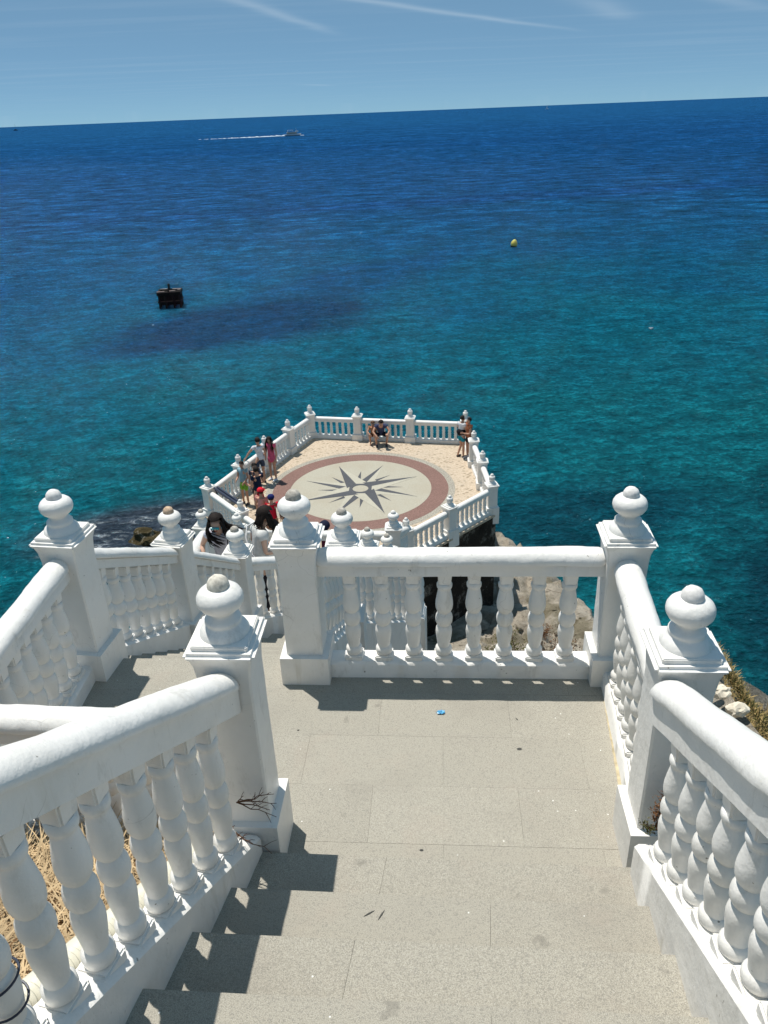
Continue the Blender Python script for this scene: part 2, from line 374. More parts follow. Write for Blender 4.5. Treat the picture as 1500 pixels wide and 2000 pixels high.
def ground_z(x, y):
    d = poly_dist(x, y)
    z = ground_top(x, y)
    if x > 3.1 and 4.5 < y < 7.6: z = max(z, lerp(z, -1.84-.12*(y-5.5), (x-3.1)/.35))
    nz = noise.fractal(Vector((x*.45, y*.45, 1.7)), 1., 2.1, 5)
    if d > -3.5 and y > 4.8 and not (x > 3.1 and y < 7.6):
        rg = 1-abs(noise.noise(Vector((x*1.1, y*1.1, 4.)))*2); rg2 = 1-abs(noise.noise(Vector((x*2.6, y*2.6, 9.)))*2)
        z -= (rg**3)*.30+(rg2**3)*.12
    if d > 0:
        z -= 1.9*d + .4*max(0, 1-d) - .0
        z += nz*min(1.6, .5+d*.5)
    core = (abs(x) < 3.2 and y < 5.2)
    z += nz*(.07 if core else (.12 if x > 3.1 and y < 7.6 else .34))
    if 9 < y < 30 and -5 < x < 3.6 and z > -9.6-.0 and y > 18.6: z = min(z, -9.6+nz*.25)
    return max(z, -23.5)
bm = bmesh.new(); nx, ny = 270, 330
x0, x1, y0, y1 = -24, 24, -9, 47
gv = [[bm.verts.new((x0+(x1-x0)*i/nx, y0+(y1-y0)*j/ny, 0)) for i in range(nx+1)] for j in range(ny+1)]
for row in gv:
    for v in row: v.co.z = ground_z(v.co.x, v.co.y)
for j in range(ny):
    for i in range(nx): bm.faces.new((gv[j][i], gv[j][i+1], gv[j+1][i+1], gv[j+1][i]))
tag(obj('rocky_headland', finish(bm, 'rocky_headland', 40), M_ROCK), kind='structure', label='pale sandy rock headland under the stairs')

# ------------------------------------------------------------------ balusters, rails, posts
PROF = [(.0, .0), (.044, .0), (.053, .012), (.057, .030), (.056, .048), (.047, .062), (.038, .068), (.040, .085), (.046, .120), (.053, .165), (.055, .195), (.051, .222), (.042, .240), (.036, .246), (.046, .256), (.056, .276), (.058, .300), (.055, .322), (.045, .342), (.036, .352), (.046, .364), (.055, .385), (.0585, .412), (.057, .440), (.051, .475), (.044, .508), (.039, .532), (.038, .545), (.047, .552), (.050, .562), (.050, .577), (.045, .585), (.040, .590)]
PROF = [(r if i < 2 else .050+(r-.0475)*.84, z) for i, (r, z) in enumerate(PROF)]
def baluster_mesh(name, H, n):
    k = (H-.118)/.590
    bm = bmesh.new()
    add_lathe(bm, [(r*1.0, .038+z*k) for r, z in PROF[1:]], n)
    b2 = bmesh.new(); add_box(b2, (0, 0, .012), (.122, .122, .060))
    # flaring square block under the rail
    a = []
    zt = .038+.585*k
    for z, h in ((zt, .041), (zt+.03, .043), (H-.012, .046), (H+.02, .054)):
        a.append([b2.verts.new((sx*h, sy*h, z)) for sx, sy in ((-1, -1), (1, -1), (1, 1), (-1, 1))])
    for p, q in zip(a, a[1:]):
        for i in range(4): b2.faces.new((p[i], p[(i+1) % 4], q[(i+1) % 4], q[i]))
    b2.faces.new(a[0][::-1]); b2.faces.new(a[-1])
    bmesh.ops.bevel(b2, geom=list(b2.edges), offset=.008 if n > 14 else .006, segments=2 if n > 14 else 1, affect='EDGES', clamp_overlap=True)
    t = bpy.data.meshes.new('t'); b2.to_mesh(t); b2.free(); bm.from_mesh(t); bpy.data.meshes.remove(t)
    me = finish(bm, name, 50); return me
_bal = {}
def get_bal(H, n, m):
    key = (round(H, 3), n, m.name)
    if key not in _bal:
        me = baluster_mesh('baluster', H, n); me.materials.append(m); _bal[key] = me
    return _bal[key]
RAIL = [(-.074, 0), (-.086, .005), (-.088, .017), (-.084, .039), (-.071, .061), (-.050, .078), (-.026, .087), (0, .090), (.026, .087), (.050, .078), (.071, .061), (.084, .039), (.088, .017), (.086, .005), (.074, 0)]
def sweep(name, prof, L, dz, zoff, step, amp, m, parent, seed=0., endr=0.):
    n = max(2, int(L/step)); bm = bmesh.new(); rings = []
    for i in range(n+1):
        x = L*i/n; sc = 1.
        if endr:
            e = min(x, L-x)
            if e < endr: sc = .80+.20*math.sqrt(max(0, 1-(1-e/endr)**2))
        ring = []
        for (y, z) in prof:
            p = Vector((x, y*sc, zoff+(z-.04)*sc+.04 + dz*x/L))
            q = Vector((x*5+seed, y*9, z*9+seed))
            d = noise.noise(q)*amp + noise.noise(q*3.1)*amp*.45
            f = Vector((0, y, z-.04)); f = f.normalized() if f.length > 0 else f
            ring.append(bm.verts.new(p+f*d))
        rings.append(ring)
    k = len(prof)
    for a, b in zip(rings, rings[1:]):
        for j in range(k): bm.faces.new((a[j], a[(j+1) % k], b[(j+1) % k], b[j]))
    bm.faces.new(rings[0][::-1]); bm.faces.new(rings[-1])
    return obj(name, finish(bm, name, 45), m, parent)
def box_prof(w, h, r=.012):
    a = w/2
    return [(-a, 0), (-a, h-r), (-a+r, h), (a-r, h), (a, h-r), (a, 0)]
def balustrade(A, B, label, extra=0., wall=.12, trimA=.13, trimB=.13, pA=0., pB=0., space=.209, bh=.075, far=False, count=None, width=.17, first=None, group='white balustrades', name='balustrade', sill=.13, rail_slope=None):
    """A, B: centre points on the walking surface (x, y, z); a run of balusters between two posts"""
    A, B = Vector(A), Vector(B)
    d = B-A; Lh = math.hypot(d.x, d.y); rz = math.atan2(d.y, d.x); sl = d.z/Lh
    A = A + Vector((d.x, d.y, d.z))/Lh*trimA; L = Lh-trimA-trimB; dz = sl*L
    t = thing(name, A, rz, label, 'balustrade', group)
    m = M_WHITE_FAR if far else M_WHITE
    hb = .71+extra
    st = .12 if far else .035; am = .002 if far else .0065
    zr = sill+hb+bh
    if rail_slope is None: rs = dz
    else: rs = rail_slope*L
    sweep('rail', RAIL, L, rs, zr, st, am, m, t, A.x*3, .05)
    sweep('beam', box_prof(.125, bh+.015), L, rs, zr-bh-.010, .4 if far else .1, am*.5, m, t, A.y)
    pw = sweep('plinth_wall', [(p[0], p[1]-wall) for p in box_prof(width, sill+wall, .02)], L-pA-pB, sl*(L-pA-pB), sl*pA, .4 if far else .05, am*.6, m, t, A.y*2)
    pw.location.x = pA
    n = count or max(1, round((L-pA)/space)-1)
    sp = (L-pA)/(n+1)
    me = get_bal(hb, 12 if far else 28, m)
    for k in range(n):
        x = pA+(k+1)*sp
        o = bpy.data.objects.new('baluster', me); link(o, t)
        o.location = (x, 0, sill-.006 + dz*x/L); 
        if not far:
            o.rotation_euler = (random.uniform(-.012, .012), random.uniform(-.012, .012), random.uniform(-.05, .05)); q_ = random.uniform(.97, 1.04); o.scale = (q_, q_, 1)
        if rail_slope is not None:
            gap = (zr-bh-.010+rs*x/L)-(sill+dz*x/L)
            o.scale.z = gap/hb+.01
    return t
TIP_GREY = plain('bare_concrete_tip', (.42, .39, .34), .95, .1, .35, 40, bmp=.004)
TIP_TAN = plain('tan_worn_tip', (.52, .38, .27), .95, .1, .35, 40, bmp=.004)
TIP_PALE = plain('pale_worn_tip', (.62, .58, .50), .9, .1, .3, 40, bmp=.003)
TIP_WHITE = plain('off_white_tip', (.72, .70, .67), .85, .2, .15, 50, bmp=.002)
_pm = {}
def post_meshes(h, wd, far, m, bz=.225):
    key = (round(h, 3), wd, far, bz)
    if key in _pm: return _pm[key]
    b = .34*wd; s = .255*wd
    bm = bmesh.new(); add_box(bm, (0, 0, (bz-.305)/2), (b, b, bz+.305)); base = finish(bm, 'base', 40, .012 if not far else .01, 2 if not far else 1)
    bm = bmesh.new()
    levels = [(.2, s), (h-.17, s), (h-.12, s+.004), (h-.05, s+.016), (h-.012, s+.036), (h+.01, s+.05)]
    if not far:      # more levels so hand-laid plaster can wander
        levels = [(.2, s)] + [(.2+(h-.37)*k/8, s+random.uniform(-.0025, .0025)) for k in range(1, 9)] + levels[2:]
    rings = []
    for z, q in levels:
        a = q/2; c = .010
        rings.append([bm.verts.new((x, y, z)) for x, y in ((-a+c, -a), (a-c, -a), (a, -a+c), (a, a-c), (a-c, a), (-a+c, a), (-a, a-c), (-a, -a+c))])
    for p, q in zip(rings, rings[1:]):
        for i in range(8): bm.faces.new((p[i], p[(i+1) % 8], q[(i+1) % 8], q[i]))
    bm.faces.new(rings[0][::-1]); bm.faces.new(rings[-1])
    shaft = finish(bm, 'shaft', 40)
    bm = bmesh.new(); add_box(bm, (0, 0, h+.022), (.335*wd, .335*wd, .040))
    bmesh.ops.bevel(bm, geom=list(bm.edges), offset=.017, segments=3 if not far else 1, affect='EDGES')
    b2 = bmesh.new(); add_box(b2, (0, 0, h+.052), (.265*wd, .265*wd, .030)); bmesh.ops.bevel(b2, geom=list(b2.edges), offset=.005, segments=2, affect='EDGES')
    t = bpy.data.meshes.new('t'); b2.to_mesh(t); b2.free(); bm.from_mesh(t); bpy.data.meshes.remove(t)
    cap = finish(bm, 'cap', 40)
    z = h+.066; bm = bmesh.new()
    if not far or wd < 1.05:
        pr = [(.118, 0), (.117, .012), (.106, .032), (.092, .046), (.084, .054), (.083, .060), (.086, .066), (.085, .078), (.076, .088), (.062, .096), (.056, .106), (.060, .116), (.076, .128), (.094, .144), (.105, .162), (.109, .180), (.107, .200), (.097, .219), (.080, .234), (.060, .243), (.040, .248)]
    else:
        pr = [(.118, 0), (.112, .03), (.09, .05), (.075, .07), (.07, .10), (.088, .115), (.092, .14), (.085, .16), (.092, .175), (.090, .205), (.07, .228), (.04, .242)]
    add_lathe(bm, pr, 36 if not far else 14, (0, 0, z)); fin = finish(bm, 'finial', 55)
    bm = bmesh.new()
    add_lathe(bm, [(.050, .0), (.052, .012), (.049, .030), (.040, .047), (.026, .059), (.010, .064)], 20 if not far else 10, (0, 0, z+.238))
    if not far:
        for v in bm.verts: v.co += Vector((noise.noise(v.co*60), noise.noise(v.co*60+Vector((5, 0, 0))), noise.noise(v.co*60+Vector((0, 9, 0)))))*.0025
    tip = finish(bm, 'finial_tip', 60)
    for me in (base, shaft, cap, fin): me.materials.append(m)
    _pm[key] = (base, shaft, cap, fin, tip)
    return _pm[key]
def post(x, y, z, rz, label, h=1.08, wd=1., far=False, tip=None, base=True, bz=.225, group='balustrade posts'):
    t = thing('balustrade_post', (x, y, z), rz, label, 'post', group)
    m = M_WHITE_FAR if far else M_WHITE
    bs, sh, cp, fn, tp = post_meshes(h, wd, far, m, bz)
    tp = tp.copy(); tp.materials.clear(); tp.materials.append(tip or TIP_WHITE)
    if base: obj('base', bs, None, t)
    obj('shaft', sh, None, t); obj('cap', cp, None, t)
    f = obj('finial', fn, None, t); obj('finial_tip', tp, None, f)
    return t
Y0 = R_(-4.6)
post(-.585, 4.61, 0, Y0, 'tall white post at the left end of the balustrade across the landing, grey tip', tip=TIP_GREY)
post(1.56, 4.45, 0, Y0, 'white post at the far right corner of the landing against the turquoise water')
post(1.365, 2.95, 0, Y0, 'nearest right white post at the foot of the stairs with a stained round finial', h=1.30, bz=.29)
post(-.77, 3.07, 0, Y0, 'nearest left white post at the foot of the stairs with a pale round finial tip', h=1.385, bz=.34, tip=TIP_PALE)
post(-2.19, 4.76, 0, R_(-10), 'large white post at far left of the lower landing with sea right behind it')
post(-2.30, 3.23, 0, Y0, 'white corner post out of frame at the left end of the side landing')
post(-2.06, 6.76, -1.13, R_(-14), 'second post down the left side of the lower stairs, orange-brown finial tip', tip=TIP_TAN)
post(-1.80, 8.36, -2.20, R_(-8), 'white post between the two women on the lower stairs, speckled grey tip', tip=TIP_GREY)
post(-.415, 6.85, -1.26, R_(-3), 'white post just behind the landing balustrade with a bare brown-grey tip', tip=TIP_GREY)
# landing balustrades
balustrade((-.585, 4.61, 0), (1.56, 4.45, 0), 'white balustrade of eight balusters straight across the far side of the landing', count=8, trimA=.125, trimB=.125)
balustrade((1.56, 4.45, 0), (1.365, 2.95, 0), 'white balustrade on the right side of the landing with tightly overlapping balusters', wall=.3, space=.165)
balustrade((-.77, 3.07, 0), (-2.30, 3.23, 0), 'white balustrade running left from the near left post, seen from above behind the stair rail', extra=-.08, wall=.3)
balustrade((-2.21, 4.76, 0), (-2.29, 3.23, 0), 'white balustrade at the far left edge falling out of the frame beside the sea', wall=.9, space=.165)
# main flight stringers
def along(P, Q, off):
    P = Vector(P); Q = Vector(Q); d = (Q-P).normalized(); return d
dl = Vector((-.239, -.971)); nl = Vector((-.971, .239))
def lpt(y, slope=.575, z0=.15):
    t = (2.89-y)/.971
    p = Vector((-.70, 2.89))+dl*t+nl*.088
    return (p.x, p.y, z0+slope*(2.89-p.y))
balustrade(lpt(3.02), lpt(.10), 'white stair balustrade on the near left whose thick rail climbs out of the picture', extra=.10, wall=.35, trimA=.10, trimB=0, pA=.05, space=.192, sill=.155, bh=.135, rail_slope=.568, width=.176)
dr = Vector((-.086, -.996)); nr = Vector((.996, -.086))
def rpt(y, slope=.58, z0=.215):
    t = (2.694-y)/.996
    p = Vector((1.152, 2.694))+dr*t+nr*.088
    return (p.x, p.y, z0+slope*(2.694-p.y))
balustrade(rpt(2.86), rpt(.10), 'white stair balustrade on the near right with sunlit bulging balusters', extra=.03, wall=.35, trimA=.05, trimB=0, pA=.15, space=.185, sill=.155, bh=.145, rail_slope=.52, width=.176)
# lower flight
balustrade((-2.19, 4.76, 0), (-2.06, 6.76, -1.13), 'white balustrade stepping down the left of the lower stairs from the far left post', wall=.7, count=7)
balustrade((-2.06, 6.76, -1.13), (-1.80, 8.36, -2.20), 'white sloping balustrade in front of the woman with sunglasses', wall=.7)
balustrade((-1.80, 8.36, -2.20), (-.28, 11.05, -3.71), 'white shaded balustrade descending away below the dark-haired woman', wall=1.2, trimB=.15)
balustrade((-.585, 4.61, 0), (-.415, 6.85, -1.26), 'white balustrade on the right side of the lower stairs behind the landing', wall=1.2)
balustrade((-.415, 6.85, -1.26), (.40, 8.75, -2.60), 'short white balustrade turning right behind the landing balustrade', wall=1.4)
balustrade((.40, 8.75, -2.60), (.55, 10.8, -3.75), 'white balustrade seen only through the left gaps of the landing balusters', wall=1.4, trimB=0)
# third flight down to the platform
post(-3.47, 13.38, -4.42, R_(-12), 'small white post half hidden by the hair of the woman with sunglasses', far=True, tip=TIP_GREY)
post(-3.19, 15.2, -5.44, R_(-20), 'small white pointed post between the two women, nearer to the platform', far=True)
post(-.28, 11.05, -3.71, R_(-10), 'grey-tipped post just above the middle of the landing rail', far=True, tip=TIP_GREY)
post(.03, 11.75, -4.22, R_(-10), 'low post whose finial barely shows above the landing rail', far=True, tip=TIP_GREY)
post(.17, 13.12, -4.48, R_(-4), 'white post at the foot of the stairs beside the start of the platform balustrade', far=True)
balustrade((-2.42, 8.62, -2.20), (-2.78, 10.3, -2.95), 'white rail under the hand of the woman with sunglasses', far=True, wall=1.5, trimA=0, trimB=0)
balustrade((-2.78, 10.3, -2.95), (-3.47, 13.38, -4.42), 'white balustrade down the left side of the last stairs', far=True, wall=1.5, trimA=0)
balustrade((-3.47, 13.38, -4.42), (-3.19, 15.2, -5.44), 'white balustrade between the two small posts above the platform', far=True, wall=1.5)
balustrade((-.28, 11.05, -3.71), (.03, 11.75, -4.22), 'very short white balustrade beside the grey-tipped post', far=True, wall=1.5)
balustrade((.17, 13.12, -4.48), (-1.25, 13.25, -4.48), 'white level balustrade behind the grey-tipped post', far=True, wall=1.8, trimB=0)
balustrade((.17, 13.12, -4.48), (.57, 18.42, -7.2), 'white balustrade down the right side of the last stairs', far=True, wall=2.)
balustrade((-3.19, 15.2, -5.44), (-2.9, 18.5, -7.2), 'white balustrade down the left side of the last stairs to the platform', far=True, wall=1.8)

# ------------------------------------------------------------------ steps and landing
cu, su = math.cos(Y0), math.sin(Y0)
def uv(u, v, z=0): return Vector((u*cu - v*su*0 + v*(-su), 0, 0)) if False else Vector((u*cu - (v)*su*(1) , u*su + v*cu, z))
# local frame: u along the landing, v away from the camera
def quad_slab(name, pts, z1, th, m, parent, bev=.004):
    bm = bmesh.new(); add_prism(bm, pts, z1-th, z1)
    return obj(name, finish(bm, name, 30, bev, 1), m, parent)
land = thing('landing', (0, 0, 0), 0, 'grey terrazzo landing', None); land['kind'] = 'structure'
if 'category' in land: del land['category']
bm = bmesh.new(); add_prism(bm, [uv(-.95, 2.60)[:2], uv(1.2, 2.60)[:2], uv(1.2, 4.62)[:2], uv(-2.75, 4.62)[:2], uv(-2.75, 3.08)[:2], uv(-.95, 3.08)[:2]], -.6, -.030)
obj('landing_base', finish(bm, 'landing_base'), M_JOINT, land)
rows = [(2.55, 3.04), (3.04, 3.46), (3.46, 3.88), (3.88, 4.30), (4.30, 4.66)]
for r, (v0, v1) in enumerate(rows):
    u = -2.78 + (.0 if r % 2 else -.43) + .06
    off = .45 if r % 2 == 1 else .01
    k0 = math.floor((-2.9-off)/.86)
    for k in range(k0, 6):
        a, b = off+.86*k, off+.86*(k+1)
        a, b = max(a, -2.75), min(b, 1.30)
        if r == 0: a = max(a, -.95)
        if b-a < .05: continue
        g_ = .0005
        dz = random.uniform(-.0008, .0008)
        quad_slab('paving_slab', [uv(a+g_, v0+g_)[:2], uv(b-g_, v0+g_)[:2], uv(b-g_, v1-g_)[:2], uv(a+g_, v1-g_)[:2]], dz, .034, M_TERRA, land, .0012)
M_MORTAR = plain('yellowed_mortar', (.52, .44, .29), .9, .1, .25, 18, bmp=.003)
bm = bmesh.new()
for (a, b) in (((1.465, 4.28), (1.288, 3.12)),):
    a = Vector(a); b = Vector(b); n = 40; d = (b-a).normalized(); q = Vector((d.y, -d.x))
    rr = [[bm.verts.new((*(a.lerp(b, i/n)+q*o), z)) for o, z in ((-.02, .012), (.010+.006*noise.noise(Vector((i*.7, 0, 0))), .0035), (.0125+.006*noise.noise(Vector((i*.7, 0, 0))), -.002))] for i in range(n+1)]
    for u_, v_ in zip(rr, rr[1:]):
        for k in range(2): bm.faces.new((u_[k], u_[k+1], v_[k+1], v_[k]))
obj('mortar_line', finish(bm, 'mortar_line', 60), M_MORTAR, land)
stairs = thing('stairs', (0, 0, 0), 0, 'grey terrazzo main flight', None); stairs['kind'] = 'structure'
RISE, TREAD = .185, .352
for k in range(1, 13):
    yl, yr = 2.885-TREAD*(k-1), 2.685-TREAD*(k-1); z = RISE*k
    pl, pr_ = lpt(yl), rpt(yr)
    pl2, pr2 = lpt(yl-TREAD-.02), rpt(yr-TREAD-.02)
    q = [(pl[0], yl), (pr_[0], yr), (pr2[0], yr-TREAD-.02), (pl2[0], yl-TREAD-.02)]
    bm = bmesh.new(); add_prism(bm, [q[3], q[2], (q[1][0], q[1][1]-.018), (q[0][0], q[0][1]-.018)], z-RISE-.4, z-.036)
    st = obj('step', finish(bm, 'step'), M_TERRA, stairs)
    cuts = [0, .36 if k % 2 else .62, 1]
    for a, b in zip(cuts, cuts[1:]):
        def L(i, j, t): return (q[i][0]+(q[j][0]-q[i][0])*t, q[i][1]+(q[j][1]-q[i][1])*t)
        e = .0003
        quad_slab('tread_slab', [L(3, 2, a+e), L(3, 2, b-e), L(0, 1, b-e), L(0, 1, a+e)], z+random.uniform(-.0006, .0006), .035, M_TERRA, st, .007)
def flight(name, label, P, Q, Pr, Qr, z0, z1, n, depth=.8):
    """steps from the near edge P-Pr (height z0) to the far edge Q-Qr (height z1)"""
    s = thing(name, (0, 0, 0), 0, label, None); s['kind'] = 'structure'
    for k in range(n):
        t0, t1 = k/n, (k+1)/n
        a = Vector(P).lerp(Vector(Q), t0); b = Vector(Pr).lerp(Vector(Qr), t0); c = Vector(Pr).lerp(Vector(Qr), t1); d = Vector(P).lerp(Vector(Q), t1)
        z = z0+(z1-z0)*(k+1)/n
        bm = bmesh.new(); add_prism(bm, [a, b, c, d], z-depth, z)
        obj('step', finish(bm, 'step', 30, .004, 1), M_TERRA, s)
    return s
flight('lower_stairs', 'lower terrazzo flight', (-2.2, 4.86), (-1.8, 7.75), (-.55, 4.74), (-.38, 7.6), 0, -2.0, 11)
flight('turning_stairs', 'terrazzo flight curving right', (-1.82, 7.75), (-.25, 10.95), (-.36, 7.6), (.5, 10.7), -2.0, -3.75, 10)
flight('last_stairs', 'last terrazzo flight down to the platform', (-2.75, 10.3), (-2.95, 18.4), (-.95, 10.1), (.57, 18.3), -2.95, -7.2, 24, 1.6)
bm = bmesh.new(); add_prism(bm, [(-2.5, 8.55), (-1.86, 8.5), (-1.0, 10.1), (-2.78, 10.3)], -4.2, -2.75)
tag(obj('upper_landing', finish(bm, 'upper_landing', 30, .004, 1), M_TERRA), kind='structure', label='terrazzo landing where the two women climb')

# ------------------------------------------------------------------ platform
PZ = -7.2
CX, CY = -.728, 23.01
OUT = [(-2.70, 28.0), (3.22, 26.68), (3.38, 20.88), (.60, 18.22), (-2.85, 18.35), (-4.16, 19.72), (-5.48, 21.52)]
def cobble_mat():
    m, nt, b = mat('pebble_mosaic', (.50, .43, .33), .9, .15)
    P = POS(nt)
    v = N(nt, 'ShaderNodeTexVoronoi'); v.inputs['Scale'].default_value = 9.5; nt.links.new(MAP(nt, P, rot=(0, 0, .5), sc=(.7, 1.15, 1)), v.inputs[0])
    n1 = NOISE(nt, P, 14, 5, .7)
    hs = N(nt, 'ShaderNodeSeparateColor'); nt.links.new(v.outputs['Color'], hs.inputs[0])
    c = RAMP(nt, n1, [(.3, (.36, .28, .20)), (.5, (.50, .41, .31)), (.7, (.60, .51, .41))])
    # dark stones scattered in a band round the compass, fewer towards the far corner
    sp = N(nt, 'ShaderNodeSeparateXYZ'); nt.links.new(P, sp.inputs[0])
    dx = MATH(nt, 'SUBTRACT', sp.outputs[0], CX); dy = MATH(nt, 'SUBTRACT', sp.outputs[1], CY)
    rr = MATH(nt, 'SQRT', MATH(nt, 'ADD', MATH(nt, 'POWER', dx, 2), MATH(nt, 'POWER', dy, 2)))
    dens = RANGE(nt, rr, 3.0, 4.4, .50, .84)
    pick = MATH(nt, 'GREATER_THAN', hs.outputs[0], dens)
    core = RANGE(nt, v.outputs['Distance'], .28, .42, 1, 0)
    c = MIXC(nt, MATH(nt, 'MULTIPLY', MATH(nt, 'MULTIPLY', pick, core), .72), c, (.17, .135, .09))
    g2 = NOISE(nt, P, 1.1, 4)
    c = MIXC(nt, RANGE(nt, g2, .5, .7, 0, .3), c, (.42, .36, .29))
    nt.links.new(c, b.inputs['Base Color']); bump(nt, b, v.outputs['Distance'], .5, .01)
    return m
M_COB = cobble_mat()
def stone_inlay(name, c, var=.18, sc=16., stain=None):
    m, nt, b = mat(name, c, .8, .2)
    P = POS(nt)
    n1 = NOISE(nt, P, sc, 4, .7); n2 = NOISE(nt, P, 1.1, 5, .6)
    cc = MIXC(nt, RANGE(nt, n1, .35, .65), tuple(x*(1-var) for x in c), tuple(min(1, x*(1+var)) for x in c))
    cc = MIXC(nt, RANGE(nt, n2, .45, .72, 0, .35), cc, stain or tuple(x*.7 for x in c))
    nt.links.new(cc, b.inputs['Base Color'])
    return m
M_RED = stone_inlay('red_terrazzo', (.215, .128, .108), .25, 20)
M_CREAM = stone_inlay('cream_terrazzo', (.40, .375, .305), .08, 20, (.34, .28, .20))
M_SLATE = stone_inlay('slate_inlay', (.085, .088, .098), .15)
M_EDGE = stone_inlay('grey_pebble_border', (.34, .315, .265), .45, 26)
plat = thing('viewing_platform', (0, 0, 0), 0, 'round compass platform on the rock above the sea', 'platform'); plat['kind'] = 'structure'
del plat['category']
bm = bmesh.new(); add_prism(bm, OUT, PZ-.06, PZ); obj('mosaic_floor', finish(bm, 'mosaic_floor'), M_COB, plat)
inn = []
cxm = sum(p[0] for p in OUT)/7; cym = sum(p[1] for p in OUT)/7
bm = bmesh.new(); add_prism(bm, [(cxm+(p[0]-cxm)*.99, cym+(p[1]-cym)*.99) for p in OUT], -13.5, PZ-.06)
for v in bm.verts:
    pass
obj('retaining_wall', finish(bm, 'retaining_wall'), M_SHADEROCK, plat)
def disc(name, r0, r1, z, m, n=96, th=.02):
    bm = bmesh.new(); rings = []
    for r, zz in (([(r0, z-th), (r0, z)] if r0 else []) + [(r1, z), (r1, z-th)]):
        rings.append([bm.verts.new((CX+r*math.cos(2*math.pi*k/n), CY+r*math.sin(2*math.pi*k/n), zz)) for k in range(n)])
    for a, b in zip(rings, rings[1:]):
        for k in range(n): bm.faces.new((a[k], a[(k+1) % n], b[(k+1) % n], b[k]))
    if not r0: bm.faces.new(rings[0])
    return obj(name, finish(bm, name), m, plat)
disc('pebble_border', 2.83, 3.04, PZ+.004, M_EDGE)
disc('red_ring', 2.285, 2.828, PZ+.006, M_RED)
disc('compass_disc', 0, 2.28, PZ+.006, M_CREAM)
disc('compass_hub_ring', .255, .43, PZ+.012, M_SLATE, 48, .008)
A0 = 22.0
def ray_half(name, ang, r, va, vr, ai, m, z):
    pts = []
    for rr, aa in ((ai, ang), (r, ang), (vr, ang+va)):
        pts.append((CX+rr*math.cos(R_(aa)), CY+rr*math.sin(R_(aa))))
    bm = bmesh.new(); add_prism(bm, pts, z-.008, z)
    return obj(name, finish(bm, name), m, plat)
M_CREAM2 = stone_inlay('pale_inlay', (.44, .415, .34), .07, 20)
for k in range(4):
    a = A0+90*k
    ray_half('compass_ray', a, 2.0, 60, .44, .40, M_SLATE, PZ+.0145)
    ray_half('pale_compass_ray', a, 2.0, -60, .44, .40, M_CREAM2, PZ+.0125)
    a = A0+45+90*k
    ray_half('compass_ray', a, 1.95, 26, .54, .46, M_SLATE, PZ+.0105)
    ray_half('pale_compass_ray', a, 1.95, -26, .54, .46, M_CREAM2, PZ+.0095)
for k in range(8):
    a = A0-22.5+45*k
    ray_half('short_compass_ray', a, 1.38, 9, .80, .74, M_SLATE, PZ+.0088)
# platform posts and balustrades, clockwise from the far left corner
PP = {'fl': (-2.6, 27.76, 'post at the far left corner of the compass platform'),
      'f2': (-0.84, 27.36, 'second post along the far side of the platform, left of the crouching man'),
      'f3': (1.08, 26.93, 'third post along the far side of the platform, right of the crouching man'),
      'fr': (3.03, 26.5, 'post at the far right corner of the platform behind the two people'),
      'r1': (3.09, 24.5, 'upper post on the right side of the platform'),
      'r2': (3.15, 22.74, 'middle post on the right side of the platform'),
      'r3': (3.2, 20.98, 'corner post at the near right of the platform above the dark wall'),
      'n2': (1.84, 19.66, 'middle post of the near right side of the platform'),
      'n3': (0.57, 18.42, 'post where the near right platform balustrade begins'),
      'l1': (-3.28, 26.3, 'white post just below the far left corner of the platform'),
      'l2': (-3.93, 24.8, 'white post behind the couple leaning on the rail'),
      'l3': (-4.58, 23.25, 'white post behind the boy in green shorts'),
      'l4': (-5.27, 21.61, 'post at the leftmost corner of the platform'),
      'nl': (-4.03, 19.94, 'post on the near left platform side beside the man in the red cap')}
rot = {'fl': 15, 'f2': -11.5, 'f3': -11.5, 'fr': -5, 'r1': -2.5, 'r2': -2.5, 'r3': 10, 'n2': 37, 'n3': 30, 'l1': -25, 'l2': -25, 'l3': -25, 'l4': -38, 'nl': -50}
for k, (x, y, l) in PP.items():
    post(x, y, PZ, R_(rot[k]), 'white ' + l.replace('white ', ''), far=True, wd=1.12, h=.90, group='platform posts')
def pb(a, b, label, **k):
    balustrade((PP[a][0], PP[a][1], PZ), (PP[b][0], PP[b][1], PZ), label, far=True, width=.2, wall=.05, extra=-.18, group='platform balustrades', **k)
pb('fl', 'f2', 'left bay of the balustrade along the far side of the platform')
pb('f2', 'f3', 'middle bay of the far platform balustrade, behind the crouching man')
pb('f3', 'fr', 'right bay of the balustrade along the far side of the platform')
pb('fr', 'r1', 'farthest bay of the balustrade on the right side of the platform')
pb('r1', 'r2', 'middle bay of the balustrade on the right side of the platform')
pb('r2', 'r3', 'nearest bay of the balustrade on the right side of the platform')
pb('r3', 'n2', 'bay of balusters above the dark wall, next to the near right corner')
pb('n2', 'n3', 'bay of balusters above the dark wall, nearest the stairs')
pb('fl', 'l1', 'farthest bay of the balustrade on the left side of the platform')
pb('l1', 'l2', 'bay of the left platform balustrade beside the woman in pink')
pb('l2', 'l3', 'bay of the left platform balustrade behind the man in the white shirt')
pb('l3', 'l4', 'nearest bay of the left platform balustrade behind the boy in green shorts')
pb('l4', 'nl', 'bay of the near left platform balustrade with a thick rail')
balustrade((PP['nl'][0], PP['nl'][1], PZ), (-2.9, 18.5, PZ), 'white balustrade dropping behind the woman with long dark hair at the platform entrance', far=True, width=.2, wall=.6, trimB=0, extra=-.18)

